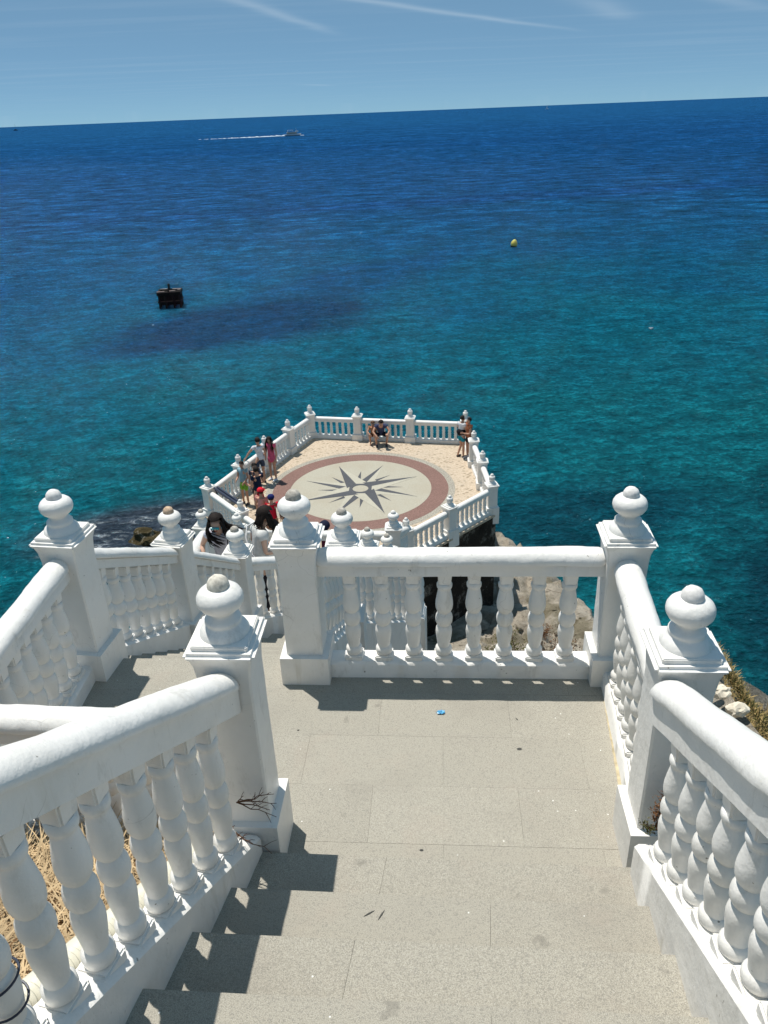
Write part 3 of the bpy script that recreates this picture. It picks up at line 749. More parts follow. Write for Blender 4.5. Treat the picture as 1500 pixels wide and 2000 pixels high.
# ------------------------------------------------------------------ things on the sea
def place(name, label, cat, loc, rz=0, group=None): return thing(name, loc, rz, label, cat, group)
M_HULL = plain('white_hull', (.72, .72, .72), .4, .5, .05); M_NAVY = plain('navy_hull', (.02, .03, .06), .4, .5, .1)
M_DKGLASS = plain('dark_cabin_glass', (.03, .035, .045), .15, .6, .1); M_CABIN = plain('cream_cabin', (.55, .50, .44), .5, .3, .08)
fy = place('ferry', 'white passenger ferry with two decks heading right and trailing a long wake', 'ferry', (-98, 1134, SEA), R_(3))
def hull(bm, L, B, h, z0=-.4, bow=.28):
    secs = []
    for t in (0, .15, .5, 1-bow, .9, 1.):
        wb = B/2*(1 if t <= 1-bow else (1-((t-(1-bow))/bow)**1.7)); x = (t-.5)*L
        rise = h*(1+.35*max(0, t-.6)/.4)
        secs.append([bm.verts.new((x+(0 if t < 1 else -.04*L), y*.8, z0)) if False else bm.verts.new((x-(.05*L if t == 1. and zz == z0 else 0), y*f, zz)) for y, f, zz in ((-wb-.01, .7, z0), (-wb-.01, 1, rise), (wb+.01, 1, rise), (wb+.01, .7, z0))])
    for a, b in zip(secs, secs[1:]):
        for i in range(4): bm.faces.new((a[i], a[(i+1) % 4], b[(i+1) % 4], b[i]))
    bm.faces.new(secs[0][::-1]); bm.faces.new(secs[-1])
bm = bmesh.new(); hull(bm, 21, 5.6, 1.9); obj('hull', finish(bm, 'hull', 40), M_HULL, fy)
bm = bmesh.new(); hull(bm, 21.05, 5.7, .55, -.5); obj('dark_waterline', finish(bm, 'dark_waterline', 40), M_NAVY, fy)
bm = bmesh.new(); add_box(bm, (-1.5, 0, 3.0), (13, 4.6, 2.2)); obj('cabin', finish(bm, 'cabin', 40, .15), M_CABIN, fy)
for sy in (-1, 1):
    for k in range(7):
        bm = bmesh.new(); add_box(bm, (-6.8+k*1.75, sy*2.32, 3.2), (1.25, .06, .9)); obj('window', finish(bm, 'window'), M_DKGLASS, fy)
bm = bmesh.new(); add_box(bm, (-2.5, 0, 4.2), (12, 5, .16)); obj('upper_deck', finish(bm, 'upper_deck'), M_HULL, fy)
bm = bmesh.new(); add_box(bm, (5.0, 0, 5.0), (3.4, 3.4, 1.5)); obj('wheelhouse', finish(bm, 'wheelhouse', 40, .15), M_HULL, fy)
bm = bmesh.new(); add_box(bm, (6.74, 0, 5.2), (.06, 3, .7)); obj('wheelhouse_window', finish(bm, 'wheelhouse_window'), M_DKGLASS, fy)
bm = bmesh.new(); add_box(bm, (-3.5, 0, 6.6), (8, 4.4, .12))
for x in (-7, 0):
    for y in (-2, 2): add_tube(bm, [(x, y, 4.2), (x, y, 6.6)], .07, 6)
obj('awning', finish(bm, 'awning'), M_HULL, fy)
bm = bmesh.new(); add_tube(bm, [(4.2, 0, 5.7), (4.2, 0, 9)], .08, 6); add_tube(bm, [(4.2, -1, 8), (4.2, 1, 8)], .05, 6); obj('mast', finish(bm, 'mast'), M_HULL, fy)
bm = bmesh.new(); rings = []
for i in range(90):
    x = -108-i*1.45; t_ = i/89; hgt = (2.0*(1-t_)**1.6+.05)*max(.02, .75+(.5+1.6*t_)*noise.noise(Vector((i*.45, 0, 0)))); wd = 1.6+3.*t_; y = 1133+.9*math.sin(i*.35)
    rings.append([bm.verts.new((x, y+wd*math.cos(q), SEA-.1+hgt*math.sin(q)*(.8+.4*noise.noise(Vector((i*.9, q*2, 3)))))) for q in [math.pi*k/6 for k in range(7)]])
for a, b in zip(rings, rings[1:]):
    for k in range(6): bm.faces.new((a[k], a[k+1], b[k+1], b[k]))
tag(obj('boat_wake', finish(bm, 'boat_wake'), plain('wake_foam', (.62, .70, .78), .8, .2, .2, .5)), 'long white wake trailing left behind the passenger ferry', 'wake', kind='stuff')
bm = bmesh.new()
for k in range(30):
    add_blob(bm, (10.8-98+random.uniform(-.5, 2.5), 1131+random.uniform(-2, 1.5), SEA+.2), (1., .5, .35), 1, .3, 2, k)
tag(obj('bow_wave', finish(bm, 'bow_wave'), plain('foam', (.75, .78, .8), .8)), 'white bow wave breaking ahead of the passenger ferry', 'wave', kind='stuff')
# yellow buoy
by = place('mooring_buoy', 'small yellow buoy floating alone right of centre with a dark underside', 'buoy', (26.4, 154.8, SEA), .3)
by.rotation_euler = (R_(6), R_(8), .3)
bm = bmesh.new(); add_lathe(bm, [(.25, .1), (.55, .25), (.62, .5), (.55, .85), (.38, 1.15), (.2, 1.32), (.08, 1.38)], 20); obj('float', finish(bm, 'float', 60), plain('yellow_buoy_paint', (.62, .55, .12), .5, .4, .15), by)
bm = bmesh.new(); add_lathe(bm, [(.35, -.6), (.56, -.2), (.6, .25)], 20); obj('dark_base', finish(bm, 'dark_base', 60), plain('algae_black', (.02, .022, .02), .8), by)
bm = bmesh.new(); add_tube(bm, [(0, 0, 1.35), (0, 0, 1.6)], .05, 8); obj('ring', finish(bm, 'ring'), M_NAVY, by)
# old iron ruin standing in the water
M_RUST = plain('black_rusted_iron', (.007, .005, .004), .9, .15, .5, 3, bmp=.05)
M_PALEP = plain('pale_guano_plank', (.30, .24, .22), .9, .1, .3, 2)
rf = place('iron_platform', 'black rusted iron platform on legs standing in the water at left', 'platform', (-29.0, 113.9, SEA), R_(6))
rf.scale = (.93, .93, .93)
for x in (-1.55, -.6, .6, 1.55):
    for y in (-1.3, 0, 1.3):
        bm = bmesh.new(); add_tube(bm, [(x, y, -1), (x*.99, y, 1.1), (x*.97, y, 2.15)], .15, 8); obj('leg', finish(bm, 'leg', 50), M_RUST, rf)
for z, h in ((2.15, .45), (.95, .22)):
    bm = bmesh.new()
    for y in (-1.45, 1.45): add_box(bm, (0, y, z), (3.5, .22, h))
    for x in (-1.65, 1.65): add_box(bm, (x, 0, z), (.22, 3.1, h))
    obj('beam_frame', finish(bm, 'beam_frame', 40, .03, 1), M_RUST, rf)
bm = bmesh.new(); add_box(bm, (.15, .1, 1.3), (2.7, 2.2, 1.8)); obj('core', finish(bm, 'core', 40, .1), M_RUST, rf)
for x, y, s, a in ((-1.2, -.9, 1.1, .1), (1.0, .9, 1.3, -.2), (.5, -.6, .9, .4), (-.9, 1.1, 1.2, .05), (1.4, .2, .5, .9)):
    bm = bmesh.new(); add_box(bm, (x, y, 2.42), (s, .24, .07), a); obj('plank', finish(bm, 'plank'), M_PALEP, rf)
bm = bmesh.new(); add_lathe(bm, [(.34, 2.2), (.30, 2.6), (.16, 2.75), (.15, 3.1), (.24, 3.2), (.1, 3.4)], 10); obj('bollard', finish(bm, 'bollard', 50), M_RUST, rf)
# gull, distant boats, spit of land
gl = place('gull', 'white gull sitting on the water at right', 'bird', (31.8, 90.6, SEA), R_(200))
bm = bmesh.new(); add_blob(bm, (0, 0, .08), (.26, .12, .11), 2, .03); add_blob(bm, (.23, 0, .20), (.07, .06, .06), 1, .02)
add_tube(bm, [(.12, 0, .12), (.2, 0, .18)], .055, 8, .045); obj('body', finish(bm, 'body', 80), plain('gull_white', (.8, .8, .8), .7), gl)
bm = bmesh.new(); add_blob(bm, (-.08, 0, .15), (.22, .125, .06), 2, .03); obj('wing', finish(bm, 'wing', 80), plain('gull_grey', (.35, .36, .38), .7), gl)
bm = bmesh.new(); add_tube(bm, [(.29, 0, .20), (.36, 0, .18)], .018, 6, .005); obj('beak', finish(bm, 'beak'), plain('beak_yellow', (.6, .35, .05), .6), gl)
for nm, loc, s, lab in (('sailing_boat', (1187, 5842, SEA), 1.9, 'tiny white sailing boat near the horizon at right'), ('motor_yacht', (-2245, 5619, SEA), 2.6, 'tiny dark boat with a mast at the horizon far left')):
    sb = place(nm, lab, 'boat', loc, .4 if s < 2 else 0); sb.scale = (s, s, s)
    bm = bmesh.new(); hull(bm, 11, 3, 1.2); obj('hull', finish(bm, 'hull', 40), M_HULL if s < 2 else M_NAVY, sb)
    bm = bmesh.new(); add_tube(bm, [(0, 0, 1), (0, 0, 15)], .15, 6); obj('mast', finish(bm, 'mast'), M_HULL if s < 2 else M_NAVY, sb)
    if s < 2:
        bm = bmesh.new(); add_prism(bm, [(0, 0), (4.5, 0), (0, 12.5)], -.05, .05)
        for v in bm.verts: v.co = Vector((-.3-v.co.x, v.co.z, 2+v.co.y))
        obj('sail', finish(bm, 'sail'), M_HULL, sb)
    else:
        bm = bmesh.new(); add_box(bm, (-.5, 0, 2), (5, 2.4, 2)); obj('cabin', finish(bm, 'cabin'), M_DKGLASS, sb)
bm = bmesh.new()
for k in range(14): add_blob(bm, (-1960-random.uniform(0, 260), 4526+random.uniform(-40, 40), SEA), (40, 20, random.uniform(5, 12)), 2, .3, 1.5, k)
tag(obj('distant_spit', finish(bm, 'distant_spit', 60), plain('hazy_pale_land', (.42, .36, .36), .9)), kind='structure', label='low pale spit of land at the left horizon')

# reef rock at the foot of the headland
def rock(name, c, r, seed, m, label, sub=4, amp=.22, fr=1.3, group=None):
    bm = bmesh.new(); add_blob(bm, (0, 0, 0), r, sub, amp, fr, seed)
    for v in bm.verts: v.co += Vector((noise.noise(v.co*1.1/r[0]*4+Vector((seed, 0, 0))), noise.noise(v.co*1.2/r[0]*4+Vector((0, seed, 0))), noise.noise(v.co*1.3/r[0]*4)))*r[0]*.10
    o = obj(name, finish(bm, name, 25), m, None, c); return tag(o, label, 'rock', group)
rock('reef_rock', (-14.8, 44.0, SEA-.15), (1.45, .8, .85), 3., M_SHOREROCK, 'brown wet rock sticking out of the dark foamy shallows left of the platform')
rock('reef_rock', (-13.0, 43.2, SEA-.35), (1.3, .7, .75), 8., M_SHOREROCK, 'lower wet brown ledge just right of the reef rock in the foam')
for i, (x, y, z, r, sd, lab) in enumerate([(3.33, 6.48, -1.70, .075, 2, 'upright pale stone just right of the near right post'), (3.37, 6.28, -1.80, .10, 5, 'flat pale stone below the upright one behind the right rail'), (3.44, 6.05, -1.84, .10, 9, 'pale stone lowest in the row beside the dry grass'), (-5.4, 19.9, -8.6, .9, 4, 'pale boulder below the leftmost platform corner'), (-5.9, 18.6, -9.0, 1.1, 7, 'pale lumpy boulder behind the hair of the woman with sunglasses')]):
    rock('pale_stone', (x, y, z), (r, r*.75, r*(1.2 if i == 0 else .7)), sd, M_WHITEROCK, lab, 3, .2, 1.6, 'pale stones')

bm = bmesh.new()
for k in range(260):
    x, y = random.uniform(.6, 5.6), random.uniform(8.5, 19.5); r = random.uniform(.02, .12)*random.random()+.025
    res = bmesh.ops.create_icosphere(bm, subdivisions=1, radius=r); z = ground_z(x, y)
    for v in res['verts']: v.co = Vector((v.co.x*1.2, v.co.y, v.co.z*.7))*(1+.5*noise.noise(v.co/r*1.3+Vector((k, 0, 0)))) + Vector((x, y, z+r*.2))
tag(obj('loose_stones', finish(bm, 'loose_stones', 20), M_ROCK), 'loose pale stones scattered on the rocks below the landing', 'stones', kind='stuff')

# ------------------------------------------------------------------ dry plants
M_STRAW = plain('straw', (.56, .42, .25), .9, .1, .45, 3); M_TWIG = plain('dry_twig', (.12, .065, .04), .9, .1, .4, 20)
M_OLIVE = plain('olive_leaves', (.085, .085, .025), .8, .2, .5, 9); M_BROWNL = plain('brown_leaves', (.17, .085, .04), .85, .15, .5, 9)
M_DRYG = plain('dry_grass', (.34, .25, .11), .9, .1, .45, 4)
def gz(x, y):
    return ground_z(x, y)
def blades(name, label, region, n, L, m, flat=.5, w_=.006, up=0.):
    bm = bmesh.new()
    for k in range(n):
        x, y = region(); z = gz(x, y)
        a = random.uniform(0, 6.28); l = L*random.uniform(.5, 1.3); tilt = random.uniform(flat, 1.5)
        d = Vector((math.cos(a)*math.sin(tilt), math.sin(a)*math.sin(tilt), math.cos(tilt)))
        p = Vector((x, y, z+random.uniform(-.01, .04+up))); s = Vector((-d.y, d.x, .2)).normalized()*w_*random.uniform(.6, 1.4)
        mid = p+d*l*.55+Vector((0, 0, l*.05)); q = p+d*l
        v = [bm.verts.new(t) for t in (p-s, p+s, mid+s*.8, mid-s*.8, q)]
        bm.faces.new(v[:4]); bm.faces.new((v[3], v[2], v[4]))
    return tag(obj(name, finish(bm, name), m), label, name.replace('_', ' '), kind='stuff')
def reg_straw():
    y = random.uniform(.6, 3.05); return random.uniform(-3.4, lpt(y)[0]-.24), y
blades('dry_straw', 'golden dry straw lying on the slope left of the near stair balustrade', reg_straw, 17000, .24, M_STRAW, 1.0, .0042, .09)
blades('dry_stalks', 'darker brown dead stalks mixed under the golden straw', reg_straw, 11000, .15, plain('dead_stalk', (.17, .10, .05), .9, .1, .5, 4), .9, .004, .05)
def reg_left(): return random.uniform(-5.2, -2.5), random.uniform(2.6, 7.5)
blades('brown_brush', 'brown dry brush on the slope left of the far left balustrade', reg_left, 16000, .15, plain('brown_straw', (.27, .16, .06), .9, .1, .5, 3), .6, .005, .04)
def reg_right(): return random.uniform(3.62, 5.4), random.uniform(3.5, 7.3)
blades('dry_grass', 'tawny dry grass on the slope behind the right stair rail', reg_right, 34000, .115, M_DRYG, .1, .005)
def reg_gp():
    return random.uniform(3.62, 5.4), random.uniform(4., 7.0)
blades('green_grass', 'olive green tufts mixed into the dry grass behind the right rail', reg_gp, 26000, .12, M_OLIVE, .1, .004)
def shrub(x, y, z, r, m, label, n=1400, leaf=.035, branch=14, name='shrub', sq=.8):
    t = thing(name, (x, y, z), random.uniform(0, 6), label, 'shrub', None)
    bm = bmesh.new(); tips = []
    for k in range(branch):
        a = random.uniform(0, 6.28); e = random.uniform(.25, 1.35)
        d = Vector((math.cos(a)*math.cos(e), math.sin(a)*math.cos(e), math.sin(e)))
        p = Vector((0, 0, 0)); pts = [p.copy()]
        for s in range(4):
            p = p + d*r*.27+Vector((random.uniform(-1, 1), random.uniform(-1, 1), random.uniform(-.5, 1)))*r*.07; pts.append(p.copy()); tips.append(p.copy())
        add_tube(bm, pts, r*.022, 5, r*.008)
    obj('branches', finish(bm, 'branches', 60), M_TWIG, t)
    bm = bmesh.new()
    for k in range(n):
        c = random.choice(tips)+Vector((random.gauss(0, 1), random.gauss(0, 1), random.gauss(0, .8)))*r*.13
        a = Vector((random.uniform(-1, 1), random.uniform(-1, 1), random.uniform(-.3, 1))).normalized()
        b = a.cross(Vector((random.random(), random.random(), random.random()))).normalized()
        l = leaf*random.uniform(.5, 1.2)
        bm.faces.new([bm.verts.new(c), bm.verts.new(c+a*l*.5+b*l*.22), bm.verts.new(c+a*l), bm.verts.new(c+a*l*.5-b*l*.22)])
    f = obj('leaves', finish(bm, 'leaves'), m, t); f['kind'] = 'stuff'
    return t
shrub(3.3, 16.5, gz(3.3, 16.5), .75, M_OLIVE, 'olive green bush on the rocks seen right of the dark platform wall', 2600, .07)
shrub(3.0, 15.3, gz(3.0, 15.3), .55, M_OLIVE, 'smaller yellowish bush just below the olive one on the rocks', 1500, .06)
shrub(3.65, 14.4, gz(3.65, 14.4), .75, M_BROWNL, 'dark brown dry bush on the pale rocks seen through the right balusters', 2600, .06)
for x, y, l in ((.85, 9.9, 'dry brown shrub seen low between the third and fourth landing balusters'), (1.25, 9.7, 'thin dry shrub seen low between the fourth and fifth landing balusters'), (1.66, 9.9, 'dry brown shrub seen low between the fifth and sixth landing balusters'), (2.15, 9.8, 'sparse dry shrub seen low between the sixth and seventh landing balusters')):
    shrub(x, y, gz(x, y), .36, M_BROWNL, l, 330, .05, 16, 'dry_shrub')
for i, (x, y) in enumerate(((4.0, 12.5), (4.6, 15.8), (4.3, 18.0), (2.6, 12.0))):
    shrub(x, y, gz(x, y), .28, M_OLIVE if i % 2 else M_BROWNL, ['tiny dry tuft on the rocks nearest the right post', 'small green tuft on the outer rock edge', 'small brown tuft by the platform end of the rocks', 'small green tuft in the middle of the pale rocks'][i], 300, .05)
def twigs(name, c, dirs, label, r=.004, leaves=None, nl=0):
    t = thing(name, c, 0, label, 'dry plant', None); bm = bmesh.new(); tips = []
    for d in dirs:
        d = Vector(d); p = Vector((0, 0, 0)); pts = [p.copy()]
        for s in range(5):
            p = p+d/5+Vector((random.uniform(-1, 1), random.uniform(-1, 1), random.uniform(-1, 1)))*d.length*.06; pts.append(p.copy()); tips.append(p.copy())
            if s in (1, 2, 3):
                e = d.cross(Vector((random.uniform(-1, 1), random.uniform(-1, 1), random.uniform(-1, 1)))).normalized()*d.length*.2+d*.18
                add_tube(bm, [p, p+e*.5+Vector((0, 0, .005)), p+e], r*.6, 4, r*.3)
        add_tube(bm, pts, r, 5, r*.4)
    obj('stems', finish(bm, 'stems', 60), M_TWIG, t)
    if leaves:
        bm = bmesh.new()
        for k in range(nl):
            q = random.choice(tips)+Vector((random.gauss(0, 1), random.gauss(0, 1), random.gauss(0, 1)))*.014
            a = Vector((random.uniform(-1, 1), random.uniform(-1, 1), random.uniform(-.3, 1))).normalized(); b = a.cross(Vector((.3, .5, .8))).normalized()
            l = random.uniform(.009, .021)
            bm.faces.new([bm.verts.new(q), bm.verts.new(q+a*l*.5+b*l*.3), bm.verts.new(q+a*l), bm.verts.new(q+a*l*.5-b*l*.3)])
        f = obj('leaves', finish(bm, 'leaves'), leaves, t); f['kind'] = 'stuff'
    return t
twigs('dry_twig', (-.80, 2.89, .53), [(.20, .0, .05), (.19, -.03, .0), (.15, -.01, .10), (.21, -.02, -.06), (.07, -.03, .08), (.16, -.03, -.02)], 'thin dry branching twig sticking out against the near left post', .0035)
twigs('dry_twig', (-.86, 2.78, .47), [(.24, -.05, -.10), (.14, -.05, .0), (.10, -.05, -.14), (.07, -.02, .05), (.17, -.06, -.05)], 'dry twig hanging lower, in front of the last left stair baluster', .0035)
wd_ = twigs('weed', (1.30, 2.70, .40), [(.0, .0, .26), (.04, -.02, .28), (-.04, -.04, .22), (.07, .0, .18), (.01, .03, .24), (-.06, .0, .18), (.03, -.06, .18), (.06, -.05, .24), (-.02, -.06, .12)], 'brown withered weed growing between the right post and first stair baluster', .004, M_BROWNL, 1900)
wd_['category'] = 'weed'
w2_ = twigs('weed', (1.26, 2.72, .42), [(-.06, -.03, .07), (-.08, .0, .04), (-.05, -.05, .03)], 'small dark green sprig left of the withered weed by the right post', .003, M_OLIVE, 160)
w2_['category'] = 'weed'
# litter
bm = bmesh.new(); add_blob(bm, (0, 0, .008), (.022, .014, .008), 3, .5, 3.5, 2)
tag(obj('crumpled_wrapper', finish(bm, 'crumpled_wrapper', 20), plain('sky_blue_foil', (.10, .42, .75), .3, .6, .4, 60), None, (.325, 4.09, .002)), 'tiny crumpled light blue wrapper on the landing', 'wrapper')
M_GUM = plain('dark_gum', (.07, .07, .065), .8)
for x, y, r, lab in ((.79, 3.73, .016, 'round dark gum spot right of centre on the landing'), (.13, 3.0, .011, 'small dark gum spot near the bottom step'), (-.62, 3.98, .008, 'tiny dark speck left on the landing beyond the near post')):
    bm = bmesh.new(); add_lathe(bm, [(r, 0), (r*.8, .002), (r*.3, .003)], 14, (0, 0, 0), .7); tag(obj('gum_spot', finish(bm, 'gum_spot', 60), M_GUM, None, (x, y, .0008)), lab, 'gum')
for x, y, z, a, lab in ((-.085, 2.35, .372, 1.0, 'tiny dark dry leaf sliver lying on the second step'), (-.14, 2.36, .372, .5, 'tinier dark leaf crumb left of the leaf sliver on the second step'), (.82, 4.0, .002, -1.0, 'small dark leaf on the landing right of the blue wrapper')):
    bm = bmesh.new(); s_ = .03 if 'sliver' in lab else .014
    add_prism(bm, [(-s_, 0), (0, .004), (s_, 0), (0, -.003)], 0, .0015); tag(obj('dry_leaf', finish(bm, 'dry_leaf'), M_GUM, None, (x, y, z)), lab, 'leaf').rotation_euler.z = a
# corrugated pipe outside the left stringer and the black cable
M_PIPE = plain('cream_corrugated_plastic', (.62, .60, .50), .5, .4, .06, 8)
bm = bmesh.new(); A = Vector(lpt(2.7)); B = Vector(lpt(.3)); off = Vector((-.155, .04, .09)); n_ = 190; rings = []
ax = (B-A).normalized(); s1 = ax.cross(Vector((0, 0, 1))).normalized(); s2 = ax.cross(s1)
for i in range(n_+1):
    p = A.lerp(B, i/n_)+off; r = .062 + (.006 if i % 2 else -.003)
    rings.append([bm.verts.new(p+(s1*math.cos(2*math.pi*k/20)+s2*math.sin(2*math.pi*k/20))*r) for k in range(20)])
for a, b in zip(rings, rings[1:]):
    for k in range(20): bm.faces.new((a[k], a[(k+1) % 20], b[(k+1) % 20], b[k]))
tag(obj('corrugated_pipe', finish(bm, 'corrugated_pipe', 30), M_PIPE), 'cream corrugated plastic pipe running outside the near left stair balustrade', 'pipe')

# ------------------------------------------------------------------ people
def skinmesh(name, verts, edges, m, parent, sub=2):
    """verts: (x, y, z, r) ; root at index 0; grown with Skin + Subdivision into one continuous surface"""
    me = bpy.data.meshes.new(name); me.from_pydata([v[:3] for v in verts], edges, [])
    o = bpy.data.objects.new(name, me); me.materials.append(m); link(o, parent)
    sk = o.modifiers.new('Skin', 'SKIN'); sk.use_smooth_shade = True; sk.branch_smoothing = .6
    for i, v in enumerate(verts):
        sv = me.skin_vertices[0].data[i]; r = v[3]
        sv.radius = (r, r) if not isinstance(r, tuple) else r; sv.use_root = (i == 0)
    ss = o.modifiers.new('Subdivision', 'SUBSURF'); ss.levels = sub; ss.render_levels = sub
    return o
_cm = {}
def cloth(c, rough=.85):
    k = (c, rough)
    if k not in _cm: _cm[k] = plain('fabric', c, rough, .15, .12, 14, bmp=.004)
    return _cm[k]
M_SKIN = plain('tanned_skin', (.50, .28, .19), .55, .35, .08, 12)
M_SKIN2 = plain('light_skin', (.60, .38, .28), .55, .35, .08, 12)
M_HAIR = plain('near_black_hair', (.016, .011, .009), .75, .2, .5, 60, bmp=.006)
M_SHOE = plain('shoe_leather', (.05, .05, .055), .6); M_LENS = plain('mirror_blue_lens', (.02, .35, .42), .1, .8, .1)
M_LIP = plain('red_lips', (.35, .05, .05), .4); M_EYE = plain('dark_eyes', (.02, .015, .012), .3)
def lerp3(a, b, t): return tuple(a[i]+(b[i]-a[i])*t for i in range(3))
BASE = dict(pelvis=(0, 0, .93), waist=(0, 0, 1.08), chest=(0, 0, 1.30), neck=(0, 0, 1.46), head=(0, .02, 1.60),
            sl=(-.165, 0, 1.405), el=(-.23, 0, 1.13), wl=(-.24, .06, .88), sr=(.165, 0, 1.405), er=(.23, 0, 1.13), wr=(.24, .06, .88),
            hl=(-.085, 0, .90), kl=(-.10, .02, .49), al=(-.11, 0, .08), hr=(.085, 0, .90), kr=(.10, .02, .49), ar=(.11, 0, .08))
def person(x, y, z, face, label, pose={}, scale=1., skin=None, top=None, bottom=None, shoes=None, sleeve=.45, leg=.55, dress=False, hair='short', haircol=None, hat=None, glasses=None, female=False, foot=True):
    """face: heading of the body in degrees, 0 looks along +Y"""
    P = dict(BASE)
    P.update(pose); skin = skin or M_SKIN
    t = thing('person', (x, y, z), R_(face), label, 'person', None); t.scale = (scale,)*3
    V = []; E = []
    def add(p, r, prev=None):
        V.append((*p, r)); 
        if prev is not None: E.append((prev, len(V)-1))
        return len(V)-1
    sw = .93 if female else 1.
    pe = add(P['pelvis'], .115); wa = add(P['waist'], .098*sw, pe); chs = add(P['chest'], .112*sw, wa)
    nb = add(lerp3(P['chest'], P['neck'], .75), .075, chs); nk = add(P['neck'], .052*sw, nb)
    hd = Vector(P['head']); nv = Vector(P['neck']); up = (hd-nv).normalized()
    fdir = Vector(pose.get('gaze', (0, 1, 0))).normalized(); fdir = (fdir-up*fdir.dot(up)).normalized()
    jaw = add(tuple(nv.lerp(hd, .55)+fdir*.012), .064, nk); cen = add(tuple(hd), .088, jaw)
    top_ = add(tuple(hd+up*.075-fdir*.008), .066, cen)
    add(tuple(hd+fdir*.098-up*.03), .012, cen)           # nose
    side = fdir.cross(up)
    for s in (-1, 1): add(tuple(hd+side*.09*s-up*.02-fdir*.01), .014, cen)     # ears
    for s, a, b, c in ((-1, 'sl', 'el', 'wl'), (1, 'sr', 'er', 'wr')):
        sh = add(P[a], .058*sw, chs); m1 = add(lerp3(P[a], P[b], .5), .046*sw, sh); e = add(P[b], .037*sw, m1)
        m2 = add(lerp3(P[b], P[c], .35), .037*sw, e); wv = add(P[c], .024, m2)
        d = (Vector(P[c])-Vector(P[b])).normalized(); d = (d+Vector(pose.get('hand'+a[1], (0, 0, 0)))).normalized()
        q = d.cross(Vector((1, 0, 0)) if abs(d.x) < .8 else Vector((0, 1, 0))).normalized(); nrm = d.cross(q)
        pm = add(tuple(Vector(P[c])+d*.055), .030, wv)
        pc = Vector(P[c])+d*.085
        for i, (o_, l) in enumerate(((-.030, .062), (-.010, .074), (.010, .070), (.029, .055))):
            k = add(tuple(pc+q*o_), .0105, pm); k2 = add(tuple(pc+q*o_+d*l*.55+nrm*.006), .0088, k); add(tuple(pc+q*o_+d*l*.95+nrm*.022), .0075, k2)
        th = add(tuple(Vector(P[c])+d*.045-q*.038), .0115, pm); add(tuple(Vector(P[c])+d*.085-q*.056+nrm*.012), .009, th)
    for s, a, b, c in ((-1, 'hl', 'kl', 'al'), (1, 'hr', 'kr', 'ar')):
        hp = add(P[a], .090, pe); m1 = add(lerp3(P[a], P[b], .5), .074, hp); kn = add(P[b], .053, m1)
        cf = add(lerp3(P[b], P[c], .35), .052, kn); an = add(P[c], .034, cf)
        if foot:
            fd = Vector(pose.get('foot'+a[1], (0, 1, 0))).normalized()
            ft = add(tuple(Vector(P[c])+fd*.09+Vector((0, 0, -.045))), .034, an); add(tuple(Vector(P[c])+fd*.18+Vector((0, 0, -.055))), .022, ft)
    skinmesh('body', V, E, skin, t)
    g = .018
    if top is not None:
        V2 = [(*P['waist'], .142*sw), (*P['chest'], .158*sw), (*lerp3(P['chest'], P['neck'], .55), .105), (*lerp3(P['pelvis'], P['waist'], .0), .158)]
        E2 = [(0, 1), (1, 2), (0, 3)]
        if dress: V2 += [(*lerp3(P['pelvis'], (0, P['kl'][1]*.5, P['kl'][2]), .55), .185)]; E2 += [(3, 4)]
        for a, b in (('sl', 'el'), ('sr', 'er')):
            V2.append((*P[a], .090)); i = len(V2)-1; E2.append((1, i)); V2.append((*lerp3(P[a], P[b], sleeve), .074)); E2.append((i, i+1))
        skinmesh('shirt' if not dress else 'dress', V2, E2, top, t)
    if bottom is not None:
        V3 = [(*lerp3(P['pelvis'], P['waist'], .35), .138), (*P['pelvis'], .146)]; E3 = [(0, 1)]
        for a, b, c in (('hl', 'kl', 'al'), ('hr', 'kr', 'ar')):
            V3.append((*P[a], .108)); i = len(V3)-1; E3.append((1, i))
            V3.append((*lerp3(P[a], P[b], min(leg, 1)), .090 if leg < 1 else .068)); E3.append((i, i+1))
            if leg > 1: V3.append((*lerp3(P[b], P[c], leg-1), .058)); E3.append((i+1, i+2))
        skinmesh('shorts' if leg < 1 else 'trousers', V3, E3, bottom, t)
    if shoes is not None and foot:
        for a, c in (('l', 'al'), ('r', 'ar')):
            fd = Vector(pose.get('foot'+a, (0, 1, 0))).normalized(); A_ = Vector(P[c])
            skinmesh('shoe', [(*(A_+fd*.02-Vector((0, 0, .03))), .048), (*(A_+fd*.10-Vector((0, 0, .045))), .044), (*(A_+fd*.20-Vector((0, 0, .055))), .032), (*(A_-fd*.045-Vector((0, 0, .045))), .040)], [(0, 1), (1, 2), (0, 3)], shoes, t)
    hm = haircol or M_HAIR
    back = -fdir
    if hair:
        bm = bmesh.new(); c0 = hd+back*.022+up*.028
        res = bmesh.ops.create_icosphere(bm, subdivisions=3, radius=1)
        kill = []
        for v in res['verts']:
            q = v.co.copy(); rr = .112 if hair == 'short' else .122
            w_ = c0 + (side*q.x*rr*.86 + fdir*q.y*rr*.97 + up*q.z*rr*.96)*(1+.10*noise.noise(q*5))
            f = q.y; u = q.z
            if f > .25 and u < .66+.08*noise.noise(q*6): kill.append(v)
            elif u < -.55: kill.append(v)
            v.co = w_
        bmesh.ops.delete(bm, geom=kill, context='VERTS')
        obj('hair', finish(bm, 'hair', 80), hm, t)
